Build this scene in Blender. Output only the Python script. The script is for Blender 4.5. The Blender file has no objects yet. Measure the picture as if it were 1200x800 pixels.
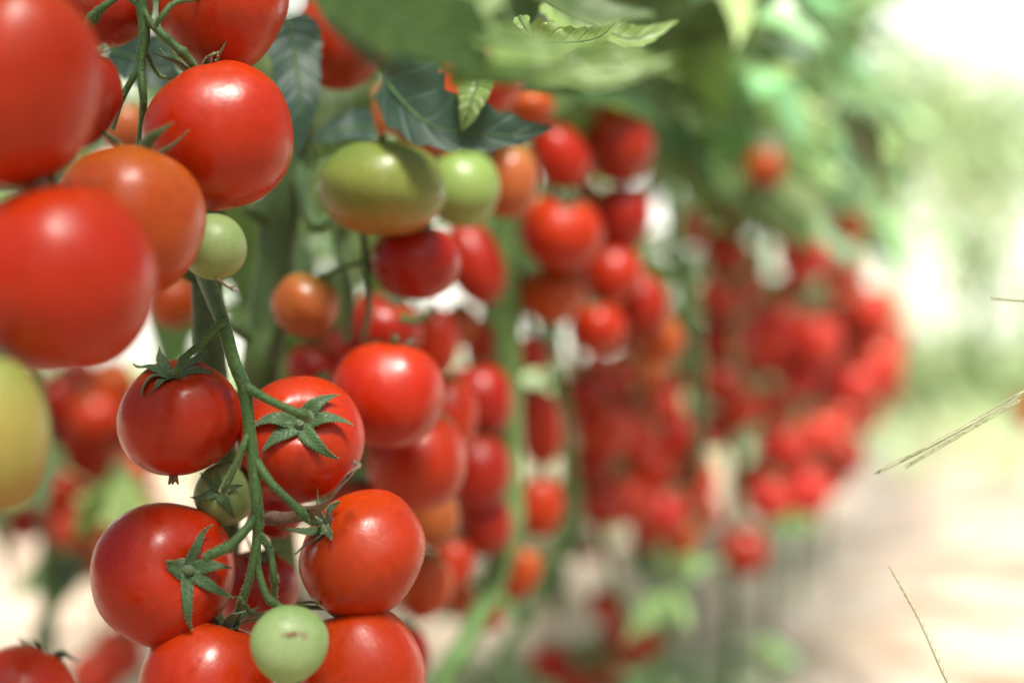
import bpy, math, random
import numpy as np
from mathutils import Vector, Matrix, Quaternion

random.seed(7)
rng = np.random.default_rng(7)
C = bpy.context.scene.collection
scene = bpy.context.scene
F = 50.0 / 36.0 * 1200.0      # focal length in photo pixels
CAM_H = 0.62
HORIZON = 360.0


def P(px, py, z):
    """photo pixel + distance in metres -> point of the world"""
    return Vector(((px - 600.0) / F * z, z, CAM_H - (py - HORIZON) / F * z))


# ------------------------------------------------------------------ objects
def tag(o, label=None, cat=None, group=None, kind=None):
    if label: o['label'] = label
    if cat: o['category'] = cat
    if group: o['group'] = group
    if kind: o['kind'] = kind
    return o


def empty(name, loc=(0, 0, 0), parent=None):
    o = bpy.data.objects.new(name, None)
    C.objects.link(o)
    o.location = loc
    o.empty_display_size = 0.02
    if parent:
        o.parent = parent
    return o


class MB:
    """collects verts / faces / uvs, builds one mesh object"""
    def __init__(self):
        self.v, self.f, self.uv, self.mi = [], [], [], []
        self.n = 0

    def add(self, verts, faces, uvs=None, mat=0):
        verts = np.asarray(verts, float).reshape(-1, 3)
        self.v.append(verts)
        b = self.n
        for fc in faces:
            self.f.append([b + i for i in fc])
            self.mi.append(mat)
        self.uv.append(np.zeros((len(verts), 2)) if uvs is None else np.asarray(uvs, float).reshape(-1, 2))
        self.n += len(verts)

    def mesh(self, name, mats, smooth=True):
        me = bpy.data.meshes.new(name)
        v = np.concatenate(self.v)
        me.from_pydata(v.tolist(), [], self.f)
        uv = np.concatenate(self.uv)
        ul = me.uv_layers.new(name='UVMap')
        li = np.empty(len(me.loops), dtype=np.int32)
        me.loops.foreach_get('vertex_index', li)
        ul.data.foreach_set('uv', uv[li].astype(np.float32).ravel())
        if not isinstance(mats, (list, tuple)):
            mats = [mats]
        for m in mats:
            me.materials.append(m)
        me.polygons.foreach_set('material_index', np.array(self.mi, dtype=np.int32))
        if smooth:
            me.polygons.foreach_set('use_smooth', np.ones(len(me.polygons), dtype=bool))
        me.update()
        return me

    def build(self, name, mats, parent=None, loc=None, smooth=True):
        me = self.mesh(name, mats, smooth)
        if loc is not None:
            l = np.array(loc, dtype=np.float32)
            co = np.empty(len(me.vertices) * 3, dtype=np.float32)
            me.vertices.foreach_get('co', co)
            co = (co.reshape(-1, 3) - l).ravel()
            me.vertices.foreach_set('co', co)
            me.update()
        o = bpy.data.objects.new(name, me)
        C.objects.link(o)
        if parent:
            o.parent = parent
            if loc is not None and parent.type == 'EMPTY' and parent.parent is None:
                pass
        elif loc is not None:
            o.location = loc
        return o


def spline(pts, n):
    """Catmull-Rom through pts (k,d) -> n samples"""
    p = np.asarray([list(q) for q in pts], float)
    if len(p) == 2:
        t = np.linspace(0, 1, n)[:, None]
        return p[0] * (1 - t) + p[1] * t
    p = np.vstack([2 * p[0] - p[1], p, 2 * p[-1] - p[-2]])
    k = len(p) - 3
    out = []
    for t in np.linspace(0, k - 1e-9, n):
        i = int(t); u = t - i
        a, b, c, d = p[i], p[i + 1], p[i + 2], p[i + 3]
        out.append(0.5 * ((2 * b) + (c - a) * u + (2 * a - 5 * b + 4 * c - d) * u * u + (3 * b - a - 3 * c + d) * u ** 3))
    return np.array(out)


def unit(v):
    return v / (np.linalg.norm(v, axis=-1, keepdims=True) + 1e-12)


def tube(mb, pts, radii, n=24, seg=10, wob=0.0, cap=True, knots=(), mat=0, ridge=0.0):
    """swept tube; pts control points, radii one per control point; knots = [(t, gain, width)] swellings"""
    c = spline(pts, n)
    r = spline([[x] for x in radii], n)[:, 0]
    t = np.linspace(0, 1, n)
    for (kt, kg, kw) in knots:
        r = r * (1 + kg * np.exp(-((t - kt) / kw) ** 2))
    if wob:
        c = c + rng.normal(0, wob, c.shape) * r[:, None]
    d = unit(np.gradient(c, axis=0))
    up = np.array([0.31, 0.9, 0.2])
    verts, uvs = [], []
    for i in range(n):
        s = unit(np.cross(d[i], up)); q = np.cross(s, d[i])
        for j in range(seg):
            a = 2 * math.pi * j / seg
            rr = r[i] * (1 + ridge * math.cos(3 * a + 4 * t[i]))
            verts.append(c[i] + rr * (math.cos(a) * s + math.sin(a) * q))
            uvs.append((j / seg, t[i]))
    faces = []
    for i in range(n - 1):
        for j in range(seg):
            k = (j + 1) % seg
            faces.append((i * seg + j, i * seg + k, (i + 1) * seg + k, (i + 1) * seg + j))
    if cap:
        verts.append(c[0]); uvs.append((0, 0)); verts.append(c[-1] + d[-1] * r[-1] * 0.6); uvs.append((0, 1))
        a, b = n * seg, n * seg + 1
        for j in range(seg):
            k = (j + 1) % seg
            faces.append((a, k, j)); faces.append((b, (n - 1) * seg + j, (n - 1) * seg + k))
    mb.add(verts, faces, uvs, mat)
    return c, r


def fuzz(mb, c, r, count, length=0.0012, width=0.00009, mat=0):
    """fine short hairs standing off a stem"""
    d = unit(np.gradient(c, axis=0))
    n = len(c)
    for _ in range(count):
        x = random.random() * (n - 1.01); i = int(x); u = x - i
        p = c[i] * (1 - u) + c[i + 1] * u; rr = r[i] * (1 - u) + r[i + 1] * u
        a = np.array([random.gauss(0, 1) for _ in range(3)])
        a = a - d[i] * a.dot(d[i]); a = unit(a)
        tip = unit(a + 0.35 * np.array([random.gauss(0, 1) for _ in range(3)])) * length * random.uniform(.4, 1.2)
        s = unit(np.cross(tip, d[i] + 0.01)) * width
        b = p + a * rr * 0.97
        mb.add([b - s, b + s, b + tip], [(0, 1, 2)], None, mat)


# ------------------------------------------------------------------ node helpers
def new_mat(name):
    m = bpy.data.materials.new(name)
    m.use_nodes = True
    nt = m.node_tree
    nt.nodes.clear()
    out = nt.nodes.new('ShaderNodeOutputMaterial')
    return m, nt, out


def node(nt, t, **kw):
    n = nt.nodes.new(t)
    for k, v in kw.items():
        if hasattr(n, k):
            setattr(n, k, v)
        else:
            n.inputs[k.replace('_', ' ')].default_value = v
    return n


def math_(nt, op, a, b=None, c=None, clamp=False):
    n = nt.nodes.new('ShaderNodeMath'); n.operation = op; n.use_clamp = clamp
    for i, x in enumerate((a, b, c)):
        if x is None: continue
        if isinstance(x, (int, float)): n.inputs[i].default_value = x
        else: nt.links.new(x, n.inputs[i])
    return n.outputs[0]


def mix(nt, fac, a, b, blend='MIX'):
    n = nt.nodes.new('ShaderNodeMix'); n.data_type = 'RGBA'; n.blend_type = blend
    for sock, x in ((n.inputs[0], fac), (n.inputs[6], a), (n.inputs[7], b)):
        if isinstance(x, (int, float)): sock.default_value = x
        elif isinstance(x, tuple): sock.default_value = (*x, 1) if len(x) == 3 else x
        else: nt.links.new(x, sock)
    return n.outputs[2]


def smooth(nt, x, lo, hi):
    n = nt.nodes.new('ShaderNodeMapRange'); n.interpolation_type = 'SMOOTHSTEP'
    nt.links.new(x, n.inputs[0]); n.inputs[1].default_value = lo; n.inputs[2].default_value = hi
    return n.outputs[0]


def noise(nt, vec, scale, detail=3, rough=.5):
    n = nt.nodes.new('ShaderNodeTexNoise'); n.inputs['Scale'].default_value = scale
    n.inputs['Detail'].default_value = detail; n.inputs['Roughness'].default_value = rough
    if vec is not None: nt.links.new(vec, n.inputs['Vector'])
    return n.outputs['Fac']


def mat_tomato(name, body, shoulder, tip, rough=.31, amount=.5, sss=.08):
    """fruit skin in the fruit's own coordinates (z = stem end, unit radius)"""
    m, nt, out = new_mat(name)
    L = nt.links.new
    tc = node(nt, 'ShaderNodeTexCoord'); ob = tc.outputs['Object']
    oi = node(nt, 'ShaderNodeObjectInfo')
    off = nt.nodes.new('ShaderNodeVectorMath'); off.operation = 'ADD'
    L(ob, off.inputs[0])
    cmb = node(nt, 'ShaderNodeCombineXYZ')
    L(math_(nt, 'MULTIPLY', oi.outputs['Random'], 37.0), cmb.inputs[0]); L(cmb.outputs[0], off.inputs[1])
    v = off.outputs[0]
    sep = node(nt, 'ShaderNodeSeparateXYZ'); L(ob, sep.inputs[0])
    z = sep.outputs[2]
    big = noise(nt, v, 1.3, 3)
    zz = math_(nt, 'ADD', z, math_(nt, 'MULTIPLY', math_(nt, 'SUBTRACT', big, .5), .9))
    col = mix(nt, math_(nt, 'MULTIPLY', smooth(nt, zz, .15, .95), amount), body, shoulder)
    col = mix(nt, math_(nt, 'MULTIPLY', smooth(nt, zz, -.35, -1.0), amount), col, tip)
    # faint streaks that run from pole to pole
    ang = math_(nt, 'ARCTAN2', sep.outputs[1], sep.outputs[0])
    c2 = node(nt, 'ShaderNodeCombineXYZ'); L(ang, c2.inputs[0]); L(math_(nt, 'MULTIPLY', z, .35), c2.inputs[1]); L(oi.outputs['Random'], c2.inputs[2])
    st = noise(nt, c2.outputs[0], 7.0, 4, .6)
    hsv = node(nt, 'ShaderNodeHueSaturation')
    L(col, hsv.inputs['Color'])
    L(math_(nt, 'ADD', .4985, math_(nt, 'MULTIPLY', oi.outputs['Random'], .006)), hsv.inputs['Hue'])
    fine = noise(nt, v, 9.0, 4)
    val = math_(nt, 'ADD', .70, math_(nt, 'ADD', math_(nt, 'MULTIPLY', st, .30), math_(nt, 'MULTIPLY', fine, .30)))
    L(val, hsv.inputs['Value'])
    # pale pin-point lenticels
    vo = node(nt, 'ShaderNodeTexVoronoi'); vo.inputs['Scale'].default_value = 16; L(v, vo.inputs['Vector'])
    vs = node(nt, 'ShaderNodeSeparateColor'); L(vo.outputs['Color'], vs.inputs[0])
    dots = math_(nt, 'MULTIPLY', math_(nt, 'LESS_THAN', vo.outputs['Distance'], .075), math_(nt, 'GREATER_THAN', vs.outputs[0], .62))
    col = mix(nt, math_(nt, 'MULTIPLY', dots, .30), hsv.outputs[0], (.85, .55, .3))
    b = node(nt, 'ShaderNodeBsdfPrincipled')
    L(col, b.inputs['Base Color'])
    dust = noise(nt, v, 2.2, 5, .65)
    L(math_(nt, 'ADD', rough - .13, math_(nt, 'ADD', math_(nt, 'MULTIPLY', fine, .08), math_(nt, 'MULTIPLY', smooth(nt, dust, .3, .72), .24))), b.inputs['Roughness'])
    b.inputs['IOR'].default_value = 1.5
    b.inputs['Specular IOR Level'].default_value = .46
    b.inputs['Coat Weight'].default_value = .0
    b.inputs['Coat Roughness'].default_value = .22
    b.inputs['Subsurface Weight'].default_value = sss
    b.inputs['Subsurface Radius'].default_value = (1, .35, .2)
    b.inputs['Subsurface Scale'].default_value = .006
    bp = node(nt, 'ShaderNodeBump'); bp.inputs['Strength'].default_value = .05; bp.inputs['Distance'].default_value = .004
    L(math_(nt, 'ADD', fine, math_(nt, 'MULTIPLY', st, .6)), bp.inputs['Height'])
    L(bp.outputs[0], b.inputs['Normal'])
    L(b.outputs[0], out.inputs[0])
    return m


def mat_leaf(name, top, under, trans, veins=.5, rough=.5, tmix=.35, sheen=.1, bump=.3, vary=.5, spec=.5):
    m, nt, out = new_mat(name)
    L = nt.links.new
    uv = node(nt, 'ShaderNodeTexCoord').outputs['UV']
    s = node(nt, 'ShaderNodeSeparateXYZ'); L(uv, s.inputs[0])
    u = math_(nt, 'ABSOLUTE', s.outputs[0]); v = s.outputs[1]
    geo = node(nt, 'ShaderNodeNewGeometry')
    ph = math_(nt, 'FRACT', math_(nt, 'MULTIPLY', math_(nt, 'SUBTRACT', v, math_(nt, 'MULTIPLY', u, .16)), 8.0))
    side = math_(nt, 'SUBTRACT', 1.0, smooth(nt, math_(nt, 'ABSOLUTE', math_(nt, 'SUBTRACT', ph, .5)), .0, .16))
    midr = math_(nt, 'SUBTRACT', 1.0, smooth(nt, u, .015, .09))
    vein = math_(nt, 'MAXIMUM', side, midr)
    n1 = noise(nt, geo.outputs['Position'], 60, 4)
    n2 = noise(nt, geo.outputs['Position'], 260, 3)
    lo = tuple(x * .62 for x in top); hi = tuple(min(1, x * 1.45) for x in top)
    ct = mix(nt, n1, lo, hi)
    ct = mix(nt, math_(nt, 'MULTIPLY', vein, veins), ct, tuple(min(1, x * 1.9 + .02) for x in top))
    col = mix(nt, geo.outputs['Backfacing'], ct, mix(nt, math_(nt, 'MULTIPLY', vein, veins), under, tuple(x * 1.3 for x in under)))
    rnd = math_(nt, 'ADD', 1 - vary * .5, math_(nt, 'MULTIPLY', math_(nt, 'POWER', geo.outputs['Random Per Island'], 1.5), vary * 1.2))
    h = node(nt, 'ShaderNodeHueSaturation'); L(col, h.inputs['Color']); L(rnd, h.inputs['Value'])
    L(math_(nt, 'ADD', .5 - .05 * vary, math_(nt, 'MULTIPLY', math_(nt, 'FRACT', math_(nt, 'MULTIPLY', geo.outputs['Random Per Island'], 17.3)), .11 * vary)), h.inputs['Hue'])
    b = node(nt, 'ShaderNodeBsdfPrincipled')
    L(h.outputs[0], b.inputs['Base Color']); b.inputs['Roughness'].default_value = rough
    b.inputs['Specular IOR Level'].default_value = spec
    b.inputs['Sheen Weight'].default_value = sheen
    bp = node(nt, 'ShaderNodeBump'); bp.inputs['Strength'].default_value = bump; bp.inputs['Distance'].default_value = .0015
    L(math_(nt, 'SUBTRACT', math_(nt, 'MULTIPLY', n2, .5), vein), bp.inputs['Height']); L(bp.outputs[0], b.inputs['Normal'])
    tr = node(nt, 'ShaderNodeBsdfTranslucent')
    h2 = node(nt, 'ShaderNodeHueSaturation'); h2.inputs['Color'].default_value = (*trans, 1); L(rnd, h2.inputs['Value'])
    L(h2.outputs[0], tr.inputs['Color'])
    ms = node(nt, 'ShaderNodeMixShader'); ms.inputs[0].default_value = tmix
    L(b.outputs[0], ms.inputs[1]); L(tr.outputs[0], ms.inputs[2]); L(ms.outputs[0], out.inputs[0])
    return m


def mat_stem(name, a, b_, rough=.55, scale=240, sheen=.35):
    m, nt, out = new_mat(name)
    L = nt.links.new
    geo = node(nt, 'ShaderNodeNewGeometry')
    n1 = noise(nt, geo.outputs['Position'], scale * .25, 3); n2 = noise(nt, geo.outputs['Position'], scale * 3, 3, .65)
    f = math_(nt, 'ADD', math_(nt, 'MULTIPLY', smooth(nt, n1, .3, .7), .5), math_(nt, 'MULTIPLY', smooth(nt, n2, .35, .7), .55), clamp=True)
    b = node(nt, 'ShaderNodeBsdfPrincipled'); L(mix(nt, f, a, b_), b.inputs['Base Color'])
    b.inputs['Roughness'].default_value = rough; b.inputs['Sheen Weight'].default_value = sheen
    b.inputs['Sheen Roughness'].default_value = .4
    b.inputs['Subsurface Weight'].default_value = .1; b.inputs['Subsurface Scale'].default_value = .002
    bp = node(nt, 'ShaderNodeBump'); bp.inputs['Strength'].default_value = .6; bp.inputs['Distance'].default_value = .0008
    L(n2, bp.inputs['Height']); L(bp.outputs[0], b.inputs['Normal'])
    L(b.outputs[0], out.inputs[0])
    return m


def mat_plain(name, a, b_, scale=30, rough=.8):
    m, nt, out = new_mat(name)
    geo = node(nt, 'ShaderNodeNewGeometry')
    n1 = noise(nt, geo.outputs['Position'], scale, 5)
    b = node(nt, 'ShaderNodeBsdfPrincipled'); nt.links.new(mix(nt, n1, a, b_), b.inputs['Base Color'])
    b.inputs['Roughness'].default_value = rough
    nt.links.new(b.outputs[0], out.inputs[0])
    return m


RED = (.62, .022, .010)
M = {
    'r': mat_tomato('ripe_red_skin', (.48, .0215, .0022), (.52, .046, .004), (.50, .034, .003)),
    'd': mat_tomato('deep_red_skin', (.36, .0135, .0022), (.40, .022, .003), (.40, .019, .003)),  # deep red, also put on rear fill fruit to darken the gaps
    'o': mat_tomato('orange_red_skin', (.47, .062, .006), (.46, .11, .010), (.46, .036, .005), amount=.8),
    'f': mat_tomato('sunlit_red_skin', (.62, .034, .022), (.64, .055, .026), (.62, .045, .024), rough=.38),  # lighter red for far fruit; sun and haze put into the colour
    'p': mat_tomato('peach_skin', (.46, .11, .03), (.42, .19, .05), (.46, .085, .025), amount=.9),
    'a': mat_tomato('amber_skin', (.40, .095, .02), (.28, .14, .03), (.42, .075, .02), amount=.9),
    'y': mat_tomato('yellow_skin', (.40, .34, .08), (.28, .34, .08), (.44, .26, .06), amount=1.0),
    'g': mat_tomato('turning_green_skin', (.21, .25, .05), (.15, .22, .04), (.38, .18, .045), amount=1.0),
    'l': mat_tomato('light_green_skin', (.26, .38, .10), (.20, .33, .07), (.30, .37, .11), amount=.8),
    'w': mat_tomato('pale_green_skin', (.32, .50, .17), (.25, .45, .13), (.40, .55, .24), amount=.8, rough=.38),
    'k': mat_tomato('grey_green_skin', (.26, .36, .13), (.21, .33, .10), (.28, .35, .11), amount=.7, rough=.4),
}
M_CALYX = mat_leaf('calyx_green', (.042, .132, .036), (.10, .19, .07), (.12, .28, .05), veins=.25, rough=.5, tmix=.12, sheen=.5, bump=.5)
M_TRUSS = mat_stem('truss_green', (.026, .088, .018), (.095, .205, .054), sheen=.15)
M_STEM = mat_stem('main_stem_green', (.05, .12, .03), (.13, .24, .07), scale=160)
M_STEM_DARK = mat_stem('dark_stem_green', (.030, .070, .014), (.085, .145, .036), scale=160, sheen=.08)
M_STEM_PALE = mat_stem('pale_stem_green', (.09, .20, .045), (.17, .31, .09), scale=120)
M_HAIR = mat_plain('stem_hair', (.24, .36, .15), (.40, .50, .28), 50)
M_DRY = mat_plain('dry_brown', (.09, .055, .035), (.36, .25, .17), 420)
M_SCAR = mat_plain('scar_brown', (.28, .16, .09), (.55, .36, .22), 700)
M_LEAF = mat_leaf('leaf_green', (.065, .145, .048), (.13, .21, .09), (.26, .44, .08), veins=.35)
M_LEAF_DARK = mat_leaf('leaf_dark_teal', (.022, .062, .046), (.10, .17, .08), (.10, .22, .06), veins=.30, tmix=.15)
M_LEAF_LIGHT = mat_leaf('leaf_light', (.21, .39, .11), (.33, .47, .24), (.32, .55, .12), veins=.5, bump=.6, rough=.38, spec=.9)
M_LEAF_BROAD = mat_leaf('leaf_broad', (.026, .078, .014), (.06, .10, .04), (.14, .25, .03), veins=.45, rough=.75, tmix=.22, spec=.25)
M_LEAF_FAR = mat_leaf('leaf_far', (.24, .46, .19), (.36, .54, .32), (.46, .74, .24), veins=.2, rough=.28, tmix=.3, vary=1.55, spec=1.0)  # haze and sun glints of far leaves put into lightness and variation
M_LEAF_PALE = mat_leaf('leaf_pale', (.52, .66, .36), (.56, .68, .44), (.66, .82, .46), veins=.1, tmix=.3, vary=.7, spec=.6)  # haze and glare of the far greenery put into a pale colour
M_GRASSLEAF = mat_leaf('weed_green', (.42, .52, .34), (.46, .54, .38), (.52, .66, .36), veins=.2, tmix=.3)
M_STRAW = mat_plain('straw', (.34, .38, .20), (.60, .62, .42), 300)


# ------------------------------------------------------------------ leaves
def blade(mb, base, direction, normal, length, width, rows=6, half=2, serr=.0, nser=6, fold=.25, curl=.3, twist=0., mat=0, shape=.42):
    """one leaflet appended to mb"""
    d = unit(np.asarray(direction, float)); nrm = np.asarray(normal, float)
    nrm = unit(nrm - d * nrm.dot(d)); s = np.cross(d, nrm)
    t = np.linspace(0, 1, rows + 1)
    cols = np.linspace(-1, 1, 2 * half + 1)
    w = np.sin(math.pi * t ** shape * .999) ** .85 * (1 - .25 * t)
    w[0] = .03
    if serr:
        w = w * (1 + serr * (np.abs(((t * nser) % 1) - .5) * 2 - .5))
    verts, uvs = [], []
    for i, tt in enumerate(t):
        a = twist * tt
        ss = s * math.cos(a) + nrm * math.sin(a); nn = nrm * math.cos(a) - s * math.sin(a)
        c = base + d * length * (tt - .08 * curl * tt * tt) - nrm * length * curl * .5 * tt * tt
        for u in cols:
            x = u * w[i] * width * .5
            zz = fold * abs(u) * w[i] * width * .5 - .10 * width * w[i] * math.sin(9 * tt + 2 * u) * abs(u)
            verts.append(c + ss * x + nn * zz + d * (.10 * length * abs(u) * w[i] * -.3)); uvs.append((u, tt))
    k = len(cols); faces = []
    for i in range(rows):
        for j in range(k - 1):
            faces.append((i * k + j, i * k + j + 1, (i + 1) * k + j + 1, (i + 1) * k + j))
    mb.add(verts, faces, uvs, mat)


def compound(mb, base, direction, normal, length, leaf_w, rows=5, half=1, serr=.35, pairs=2, mat=0, droop=.5):
    """a tomato leaf: rachis with paired leaflets and one at the end"""
    d = unit(np.asarray(direction, float)); n = np.asarray(normal, float)
    n = unit(n - d * n.dot(d)); s = np.cross(d, n)
    def at(t): return base + d * length * t - np.array([0, 0, 1.]) * droop * length * t * t
    pts = [at(t) for t in (0, .4, .8)]
    tube(mb, pts, [.0022, .0017, .001], n=4, seg=3, cap=False, mat=mat)
    for p in range(pairs):
        t = .3 + .45 * p / max(1, pairs - 1) if pairs > 1 else .5
        sz = leaf_w * random.uniform(.75, 1.1)
        for sg in (-1, 1):
            dd = d * .45 + s * sg + np.array([0, 0, -random.uniform(.1, .7)])
            nn = n + np.array([random.gauss(0, .35) for _ in range(3)])
            blade(mb, at(t), dd, nn, sz * random.uniform(1.3, 1.7), sz, rows, half, serr, 5, random.uniform(-.1, .4), random.uniform(0, .7), random.uniform(-.6, .6), mat)
    dd = d + np.array([0, 0, -droop * 1.3]) + np.array([random.gauss(0, .15) for _ in range(3)])
    blade(mb, at(.8), dd, n + np.array([random.gauss(0, .25) for _ in range(3)]), leaf_w * random.uniform(1.7, 2.1), leaf_w * 1.15, rows, half, serr, 6, random.uniform(-.1, .35), random.uniform(.1, .8), random.uniform(-.4, .4), mat)


def hero_leaf(name, parent, mids, side, w1, w2, mat, n=36, half=5, serr=.16, nser=11, cup=.15, ruffle=.05, label=None, shape=.5, seed=0, nearer=-1):
    """large leaf blade along a midrib through world points; side = world vector across the blade"""
    r = random.Random(seed)
    c = spline(mids, n); t = np.linspace(0, 1, n); d = unit(np.gradient(c, axis=0))
    side = unit(np.asarray(side, float))
    env = np.sin(math.pi * np.clip(t, 0, 1) ** shape * .998) ** .8
    mb = MB(); verts = []; uvs = []; cols = np.linspace(-1, 1, 2 * half + 1)
    ph = [r.uniform(0, 6) for _ in range(4)]
    for i in range(n):
        s = unit(side - d[i] * side.dot(d[i])); nn = np.cross(d[i], s)
        if nn[1] > 0: nn = -nn      # towards the viewer's side of the row
        saw = ((t[i] * nser) % 1)
        k = 1 + serr * (saw - .5) + .07 * math.sin(5 * t[i] * 3 + ph[0])
        for u in cols:
            w = (w2 if u > 0 else w1) * env[i] * (1 + (k - 1) * abs(u) ** 3)
            lift = cup * abs(u) ** 1.5 * w + ruffle * w * (math.sin(13 * t[i] + 2.5 * u + ph[1]) + .6 * math.sin(29 * t[i] + ph[2] + 4 * u)) * abs(u)
            verts.append(c[i] + s * u * w + nn * lift + d[i] * (-.22 * abs(u) * w)); uvs.append((u, t[i]))
    k = len(cols); faces = []
    for i in range(n - 1):
        for j in range(k - 1):
            q = (i * k + j, i * k + j + 1, (i + 1) * k + j + 1, (i + 1) * k + j)
            faces.append(q)
    # make the upper face look at the viewer
    a = np.array(verts[(n // 2) * k]); b = np.array(verts[(n // 2) * k + k - 1]); e = np.array(verts[(n // 2 + 1) * k])
    if (np.cross(b - a, e - a)[1] > 0) == (nearer < 0):
        faces = [f[::-1] for f in faces]
    mb.add(verts, faces, uvs)
    o = mb.build(name, mat, parent)
    if label: o['label'] = label
    rb = MB(); tube(rb, [list(x) for x in c[::max(1, n // 8)]], [.0013 * (1 - .8 * q) for q in np.linspace(0, 1, len(c[::max(1, n // 8)]))], n=n // 2, seg=6)
    v = rb.build('midrib', M_TRUSS, o)
    return o


# ------------------------------------------------------------------ tomatoes
def tomato_mesh(name, mat, seed, seg=48, rings=30):
    r = random.Random(seed)
    lobes = [(2, r.uniform(.010, .032), r.uniform(0, 6)), (3, r.uniform(.004, .016), r.uniform(0, 6)), (5, r.uniform(.006, .018), r.uniform(0, 6)), (7, r.uniform(.003, .008), r.uniform(0, 6))]
    full = r.uniform(.86, .96)
    tilt = r.uniform(-.04, .04)
    wav = [(np.array([r.gauss(0, 1) for _ in range(3)]) * r.uniform(1.6, 3.2), r.uniform(.005, .012), r.uniform(0, 6)) for _ in range(6)]
    v, f = [], []
    for i in range(rings + 1):
        th = math.pi * i / rings
        for j in range(seg):
            ph = 2 * math.pi * j / seg
            rho = math.sin(th) ** full if i not in (0, rings) else 0.0
            z = math.cos(th)
            lob = 1 + sum(a * math.cos(n * ph + p) for n, a, p in lobes) * (.35 + .65 * max(z, 0)) * (1 if rho > .05 else rho / .05)
            x = rho * lob
            zz = z * (1.0 if z > 0 else 1.0)
            if z > 0:
                zz -= .20 * math.exp(-(rho / .27) ** 2) - .05 * sum(a * 12 * math.cos(n * ph + p) for n, a, p in lobes[2:3]) * math.exp(-((rho - .35) / .25) ** 2)
            else:
                zz += .03 * math.exp(-(rho / .2) ** 2) - .03 * math.exp(-(rho / .08) ** 2)
            zz += tilt * x * math.cos(ph)
            dr_ = np.array([math.sin(th) * math.cos(ph), math.sin(th) * math.sin(ph), math.cos(th)])
            g = 1 + sum(a * math.sin(float(k_.dot(dr_)) + p) for k_, a, p in wav)
            v.append((x * math.cos(ph) * g, x * math.sin(ph) * g, zz * g))
    for i in range(rings):
        for j in range(seg):
            k = (j + 1) % seg
            f.append((i * seg + j, (i + 1) * seg + j, (i + 1) * seg + k, i * seg + k))
    mb = MB(); mb.add(v, f)
    me = mb.mesh(name, mat)
    import bmesh
    bm = bmesh.new(); bm.from_mesh(me); bmesh.ops.remove_doubles(bm, verts=bm.verts, dist=1e-5); bm.to_mesh(me); bm.free()
    return me


_tm = {}
def tomato_data(col, variant, hi):
    k = (col, variant, hi)
    if k not in _tm:
        _tm[k] = tomato_mesh('fruit', M[col], hash((ord(col), variant)) % 1000, *((64, 40) if hi else (32, 20)))
    return _tm[k]


def sepal_arrays(ang, L, W, lift, curl, rows=10, seed=0):
    """unit-fruit coordinates; the calyx sits in the dimple at z about .82"""
    r = random.Random(seed)
    v, uv, f = [], [], []
    wig = r.uniform(-.5, .5); tw = r.uniform(-1.1, 1.1); tip = r.uniform(-.1, .5)
    for i in range(rows + 1):
        t = i / rows
        rad = .05 + L * t * (1 - .15 * max(0, curl) * t)
        rr = min(rad, .98)
        surf = math.sqrt(max(0, 1 - rr * rr)) - .20 * math.exp(-(rad / .27) ** 2)
        z = max(surf + .03, .82 - .3 * t) * (1 - 0) if lift <= 0 else surf + .035
        z += lift * t ** 1.6 + curl * .35 * max(0, t - .55) ** 1.3 + tip * max(0, t - .7) ** 1.5 + .018 * math.sin(9 * t + wig * 9)
        a = ang + wig * t * t
        w = W * (math.sin(math.pi * min(1, (t * .86 + .14)) ** .62) ** .9) * (1 - .3 * t) + .002
        if i == rows: w = .003
        ca, sa = math.cos(a), math.sin(a)
        for u in (-1, -.5, 0, .5, 1):
            off = u * w
            zz = z + abs(u) * w * .28 + tw * u * w * t
            v.append((rad * ca - off * sa, rad * sa + off * ca, zz)); uv.append((u, t))
    for i in range(rows):
        for j in range(4):
            f.append((i * 5 + j, (i + 1) * 5 + j, (i + 1) * 5 + j + 1, i * 5 + j + 1))
    return v, f, uv


def solid(o, th):
    md = o.modifiers.new('thickness', 'SOLIDIFY'); md.thickness = th; md.offset = 0
    return o


_cx = {}
def calyx_data(variant):
    if variant not in _cx:
        mb = MB(); r = random.Random(variant + 50)
        k = 5 + variant % 2
        for i in range(k):
            v, f, uv = sepal_arrays(2 * math.pi * i / k + r.uniform(-.2, .2), r.uniform(.5, .75), r.uniform(.08, .11), r.uniform(0, .25), r.uniform(-.5, 1.), 6, i + variant)
            mb.add(v, f, uv)
        tube(mb, [(0, 0, .72), (0, 0, .9), (.03, 0, 1.1)], [.09, .06, .05], n=6, seg=8)
        _cx[variant] = mb.mesh('calyx', M_CALYX)
    return _cx[variant]


def axis_rot(ax, spin=0.):
    q = Vector((0, 0, 1)).rotation_difference(Vector(ax).normalized())
    return (q @ Quaternion((0, 0, 1), spin)).to_euler()


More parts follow.
